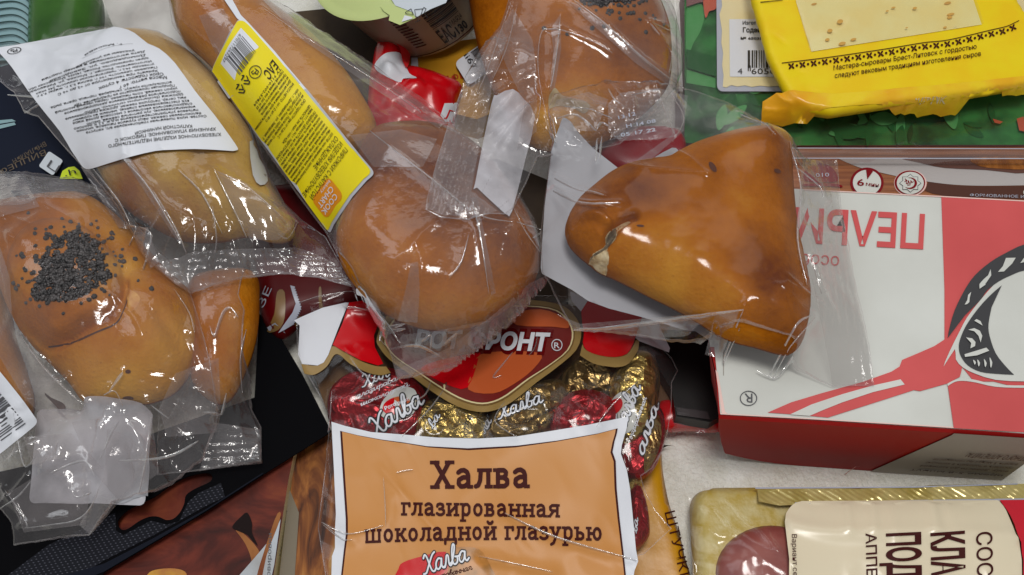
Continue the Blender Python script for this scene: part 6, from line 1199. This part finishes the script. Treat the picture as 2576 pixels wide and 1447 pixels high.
o, tf = film('film', to, tb, M['film2'], t, rays=[(1480, 120, 130, 420, 100, 185, 36, .0018)], loose=.0016, edge=M['edge'], crumple=[(1270, 180, 110, .0028, .010, 23), (1370, 330, 80, .0025, .011, 24)], wr=[(.0006, .018, 121, 1.1, 3, 'r'), (.0002, .006, 122, 1.2, 3, 'r')],
   creases=[([(1440, 0), (1520, 60), (1620, 150), (1720, 225)], .003, .003), ([(1390, 360), (1355, 190), (1360, 90), (1385, 75), (1430, 82), (1500, 110), (1540, 135)], .0025, .0016), ([(1410, 40), (1402, 120), (1390, 200), (1384, 222)], .003, .004), ([(1345, 180), (1348, 230), (1360, 250), (1352, 310)], .0025, .0016), ([(1635, 60), (1660, 90)], .0025, .0015), ([(1640, 58), (1685, 78)], .0025, .0015), ([(1285, 10), (1260, 80), (1225, 180), (1200, 240)], .003, .002), ([(1300, 20), (1275, 120), (1240, 200)], .003, .002), ([(1680, 120), (1690, 140), (1682, 190)], .002, .003), ([(1270, 200), (1285, 230)], .003, .002)])
decal('inner_label', [sm([(1195, 462), (1236, 262), (1250, 240), (1290, 224), (1318, 250), (1346, 292), (1322, 400), (1288, 532), (1276, 540), (1262, 530), (1200, 472)], 2)], tf, M['haze_paper'], t, off=-.0007, step=1)
ribs('ribbed_seal', dens([(1226, 118), (1262, 70), (1276, 100), (1240, 200), (1232, 262), (1200, 400), (1186, 480), (1250, 530), (1200, 548), (1110, 540), (1074, 524), (1095, 424), (1126, 318), (1164, 216)], 12), tf, M['filmseal'], t, (1200, 160), (1090, 520), wl=.0038, amp=.0006)
for q in ([(1386, 72), (1408, 38), (1412, 120), (1396, 222), (1382, 230), (1392, 130)], [(1246, 100), (1290, 20), (1340, 100), (1352, 200), (1350, 330), (1300, 380), (1320, 260), (1280, 180)], [(1420, 0), (1450, 10), (1640, 150), (1720, 215), (1700, 228), (1600, 160)]): fold(q, tf, t, M['fold'])

# ---- right triangular pie
t = T('pie', 'triangular golden pie with torn tip on white label paper at right of centre', 'pie', (1760, 620, .075), PIES)
TB = Tilted([(1400, 330, .088), (1400, 760, .078), (2000, 420, .082), (2190, 960, .073), (1500, 830, .07), (1660, 220, .08)])
tri_o = sm([(1421, 585), (1428, 551), (1454, 510), (1485, 482), (1531, 446), (1577, 425), (1634, 413), (1675, 408), (1696, 396), (1740, 374), (1800, 354), (1860, 338), (1915, 332), (1962, 340), (1988, 368), (1992, 430), (1996, 500), (2005, 580), (2022, 660), (2036, 735), (2034, 800), (2018, 860), (1990, 890), (1955, 888), (1900, 872), (1850, 860), (1800, 838), (1750, 806), (1685, 770), (1634, 745), (1577, 716), (1544, 700), (1505, 683), (1481, 664), (1452, 640), (1430, 615)], 4)
lab_o = np.vstack([sm([(1412, 316), (1416, 310), (1424, 313)], 2, False), [(1500, 380), (1572, 436), (1700, 372), (1830, 520), (1900, 700), (1880, 850), (1783, 856), (1750, 834), (1716, 829), (1660, 811), (1608, 796), (1531, 776), (1479, 757), (1440, 730), (1378, 697)], sm([(1364, 690), (1360, 680), (1362, 640)], 2, False), [(1370, 520), (1382, 420), (1397, 360)]])
bagobj = T('film_bag', 'clear bag around the triangular pie, its ribbed end lying on the white box', 'film bag', (1760, 560, .07), BAGS)
film('back_label', dens(lab_o, 14), TB, M['dullwhite'], bagobj, gap=.0012, step=2, wr=[(.0006, .02, 131, .4, 2, 'n')])
decal('label_tip', [sm([(1605, 424), (1640, 400), (1690, 372), (1700, 380), (1668, 410), (1630, 420)], 2)], TopSurf(), M['dullwhite'], bagobj, off=.001, step=2)
o, rs_ = body('crust', tri_o, .091, .0195, .013, M['crust'], t, tonefn(.096, .33, [(1480, 600, 60, .08), (1600, 480, 90, -.14), (1640, 660, 110, .25), (1760, 720, 100, .22), (1840, 500, 120, .10), (1960, 700, 80, -.2), (1990, 840, 60, -.15), (1920, 400, 80, -.05), (1480, 520, 50, -.1)], .06), prof=.5, blurn=60, lumps=.0012,
   creases=[(k(2, 1, [(800, 1180), (870, 1100), (960, 1020), (1030, 930), (1090, 860), (1180, 790), (1240, 770)]), .0075, .0018), (k(2, 1, [(680, 780), (800, 810), (900, 850), (970, 900)]), .0028, .0022)], bumps=[(1900, 800, .02, .002)], lobes=[([(1420, 590), (1432, 545), (1470, 530), (1512, 545), (1540, 575), (1524, 598), (1506, 622), (1492, 645), (1470, 655), (1440, 632)], .0048, .006)])
decal('crumb', [sm(k(2, 1, [(812, 1192), (822, 1115), (880, 1070), (935, 1040), (972, 1000), (968, 930), (1010, 870), (1070, 835), (1130, 800), (1190, 775), (1215, 785), (1150, 830), (1085, 880), (1080, 935), (1030, 990), (990, 1040), (1005, 1120), (990, 1240), (960, 1262), (880, 1225)]), 2)], rs_, M['crumb'], t, off=.0002, step=1)
decal('crack_filling', [sm(k(2, 1, [(815, 1130), (860, 1090), (930, 1050), (970, 1010), (985, 920), (1050, 850), (1075, 850), (1070, 920), (1010, 1010), (950, 1060), (870, 1110)]), 2)], rs_, mat('grey_filling', C(96, 84, 68), .8, .1, c2=C(136, 124, 104), vs=300, bump=.6, bs=600), t, off=.0005, step=1)
decal('burnt_spot', [ell(1611, 568, 10, 3, 14, 5), ell(1793, 420, 15, 7, 16, 55), ell(1956, 430, 9, 5, 14, 20)], rs_, M['spot'], t, off=.0003, step=1)
t = bagobj
ro_ = dens([(1363, 690), (1358, 600), (1370, 500), (1388, 380), (1376, 300), (1392, 248), (1450, 226), (1530, 215), (1650, 213), (1755, 232), (1835, 262), (1910, 305), (1985, 360), (2016, 402), (2106, 402), (2114, 512), (2126, 585), (2155, 730), (2170, 793), (2186, 871), (2199, 971), (2093, 974), (1964, 918), (1840, 881), (1760, 872), (1660, 860), (1540, 842), (1441, 830), (1410, 780), (1380, 715)], 14)
o, rf = film('film', ro_, TB, M['film'], t, rays=[(1680, 560, 250, 480, 195, 275, 34, .0018), (1850, 600, 160, 330, -20, 80, 20, .0012), (1700, 640, 180, 330, 70, 160, 14, .0012)], loose=.0012, edge=M['edge'], crumple=[(1480, 270, 120, .003, .011, 26), (1640, 290, 100, .0025, .011, 27), (1400, 330, 60, .003, .009, 28), (1850, 860, 90, .0022, .012, 29), (2070, 640, 70, .0016, .014, 30)], wr=[(.0003, .024, 141, .5, 2.5, 'r'), (.0001, .008, 142, 1.2, 2.4, 'r')],
   creases=[([(1395, 450), (1450, 476), (1490, 483), (1520, 492)], .0016, .0016), ([(1391, 481), (1430, 500), (1462, 511), (1510, 513), (1560, 512)], .0028, .0022), ([(1502, 350), (1500, 380), (1498, 410)], .0028, .002), ([(1514, 345), (1508, 400)], .002, .0012), ([(1690, 378), (1730, 395), (1780, 440)], .0012, .0016), ([(1441, 832), (1530, 826), (1620, 815), (1760, 795), (1870, 780)], .0018, .0016), ([(1840, 879), (1850, 830), (1870, 780)], .002, .003), ([(1560, 410), (1650, 425), (1780, 436)], .001, .0016), ([(2042, 655), (2052, 690), (2066, 740)], .0028, .0016), ([(1985, 365), (2014, 470), (2006, 600), (2030, 720)], .0018, .002), ([(1960, 900), (1985, 850), (2010, 810), (2040, 795)], .002, .0016), ([(1965, 915), (1990, 870), (2050, 800)], .0018, .0016), ([(1930, 880), (1960, 905), (1990, 925)], .002, .002), ([(2000, 420), (2060, 470), (2070, 500)], .002, .002), ([(1530, 225), (1545, 250), (1560, 262)], .003, .0018), ([(1590, 240), (1660, 225)], .002, .0016), ([(1700, 345), (1680, 300), (1650, 215)], .0018, .0018), ([(1690, 240), (1720, 300), (1690, 360)], .0016, .0016), ([(1860, 290), (1900, 310), (1950, 345)], .002, .003), ([(1380, 330), (1400, 360), (1390, 300)], .003, .003), ([(1400, 300), (1450, 290), (1500, 330)], .0022, .0022), ([(1420, 270), (1480, 276), (1540, 300)], .002, .002), ([(1500, 330), (1512, 310), (1530, 318)], .003, .002)])
ribs('end_seal', dens([(2018, 404), (2104, 404), (2112, 512), (2124, 585), (2153, 730), (2168, 793), (2184, 871), (2197, 968), (2095, 970), (2075, 860), (2050, 740), (2020, 620), (2012, 500)], 12), rf, filmmat('box_end_sealed_film', veil=.05, vcol=(.62, .6, .54), rough=.14, bump=.4, bs=500, refl=.06), t, (2060, 420), (2140, 960), wl=.0042, amp=.0005)
ribs('stamped_seal', dens([(1530, 262), (1560, 235), (1640, 222), (1700, 232), (1690, 300), (1700, 345), (1650, 350), (1560, 355), (1530, 330)], 12), rf, M['filmseal'], t, (1540, 300), (1690, 280), wl=.005, amp=.0006)
for q in ([(1380, 300), (1400, 252), (1480, 232), (1530, 250), (1500, 330), (1430, 330)], [(1690, 232), (1730, 240), (1720, 330), (1640, 400), (1600, 404), (1690, 340)], [(1400, 790), (1460, 815), (1640, 800), (1860, 780), (1840, 840), (1660, 850), (1460, 830)]): fold(q, rf, t, M['fold'])
lettering([('13.12', (1556, 300), (1600, 290), 9, {'bold': .01}), ('Н 14 08', (1576, 322), (1650, 308), 9, {'bold': .01}), ('05 17 22', (1562, 344), (1650, 330), 9, {'bold': .01})], rf, M['labelgrey'], t, off=.0018, sub=10)
lettering([('010', (2052, 446), (2086, 444), 10)], rf, M['labelgrey'], t, off=.0012)
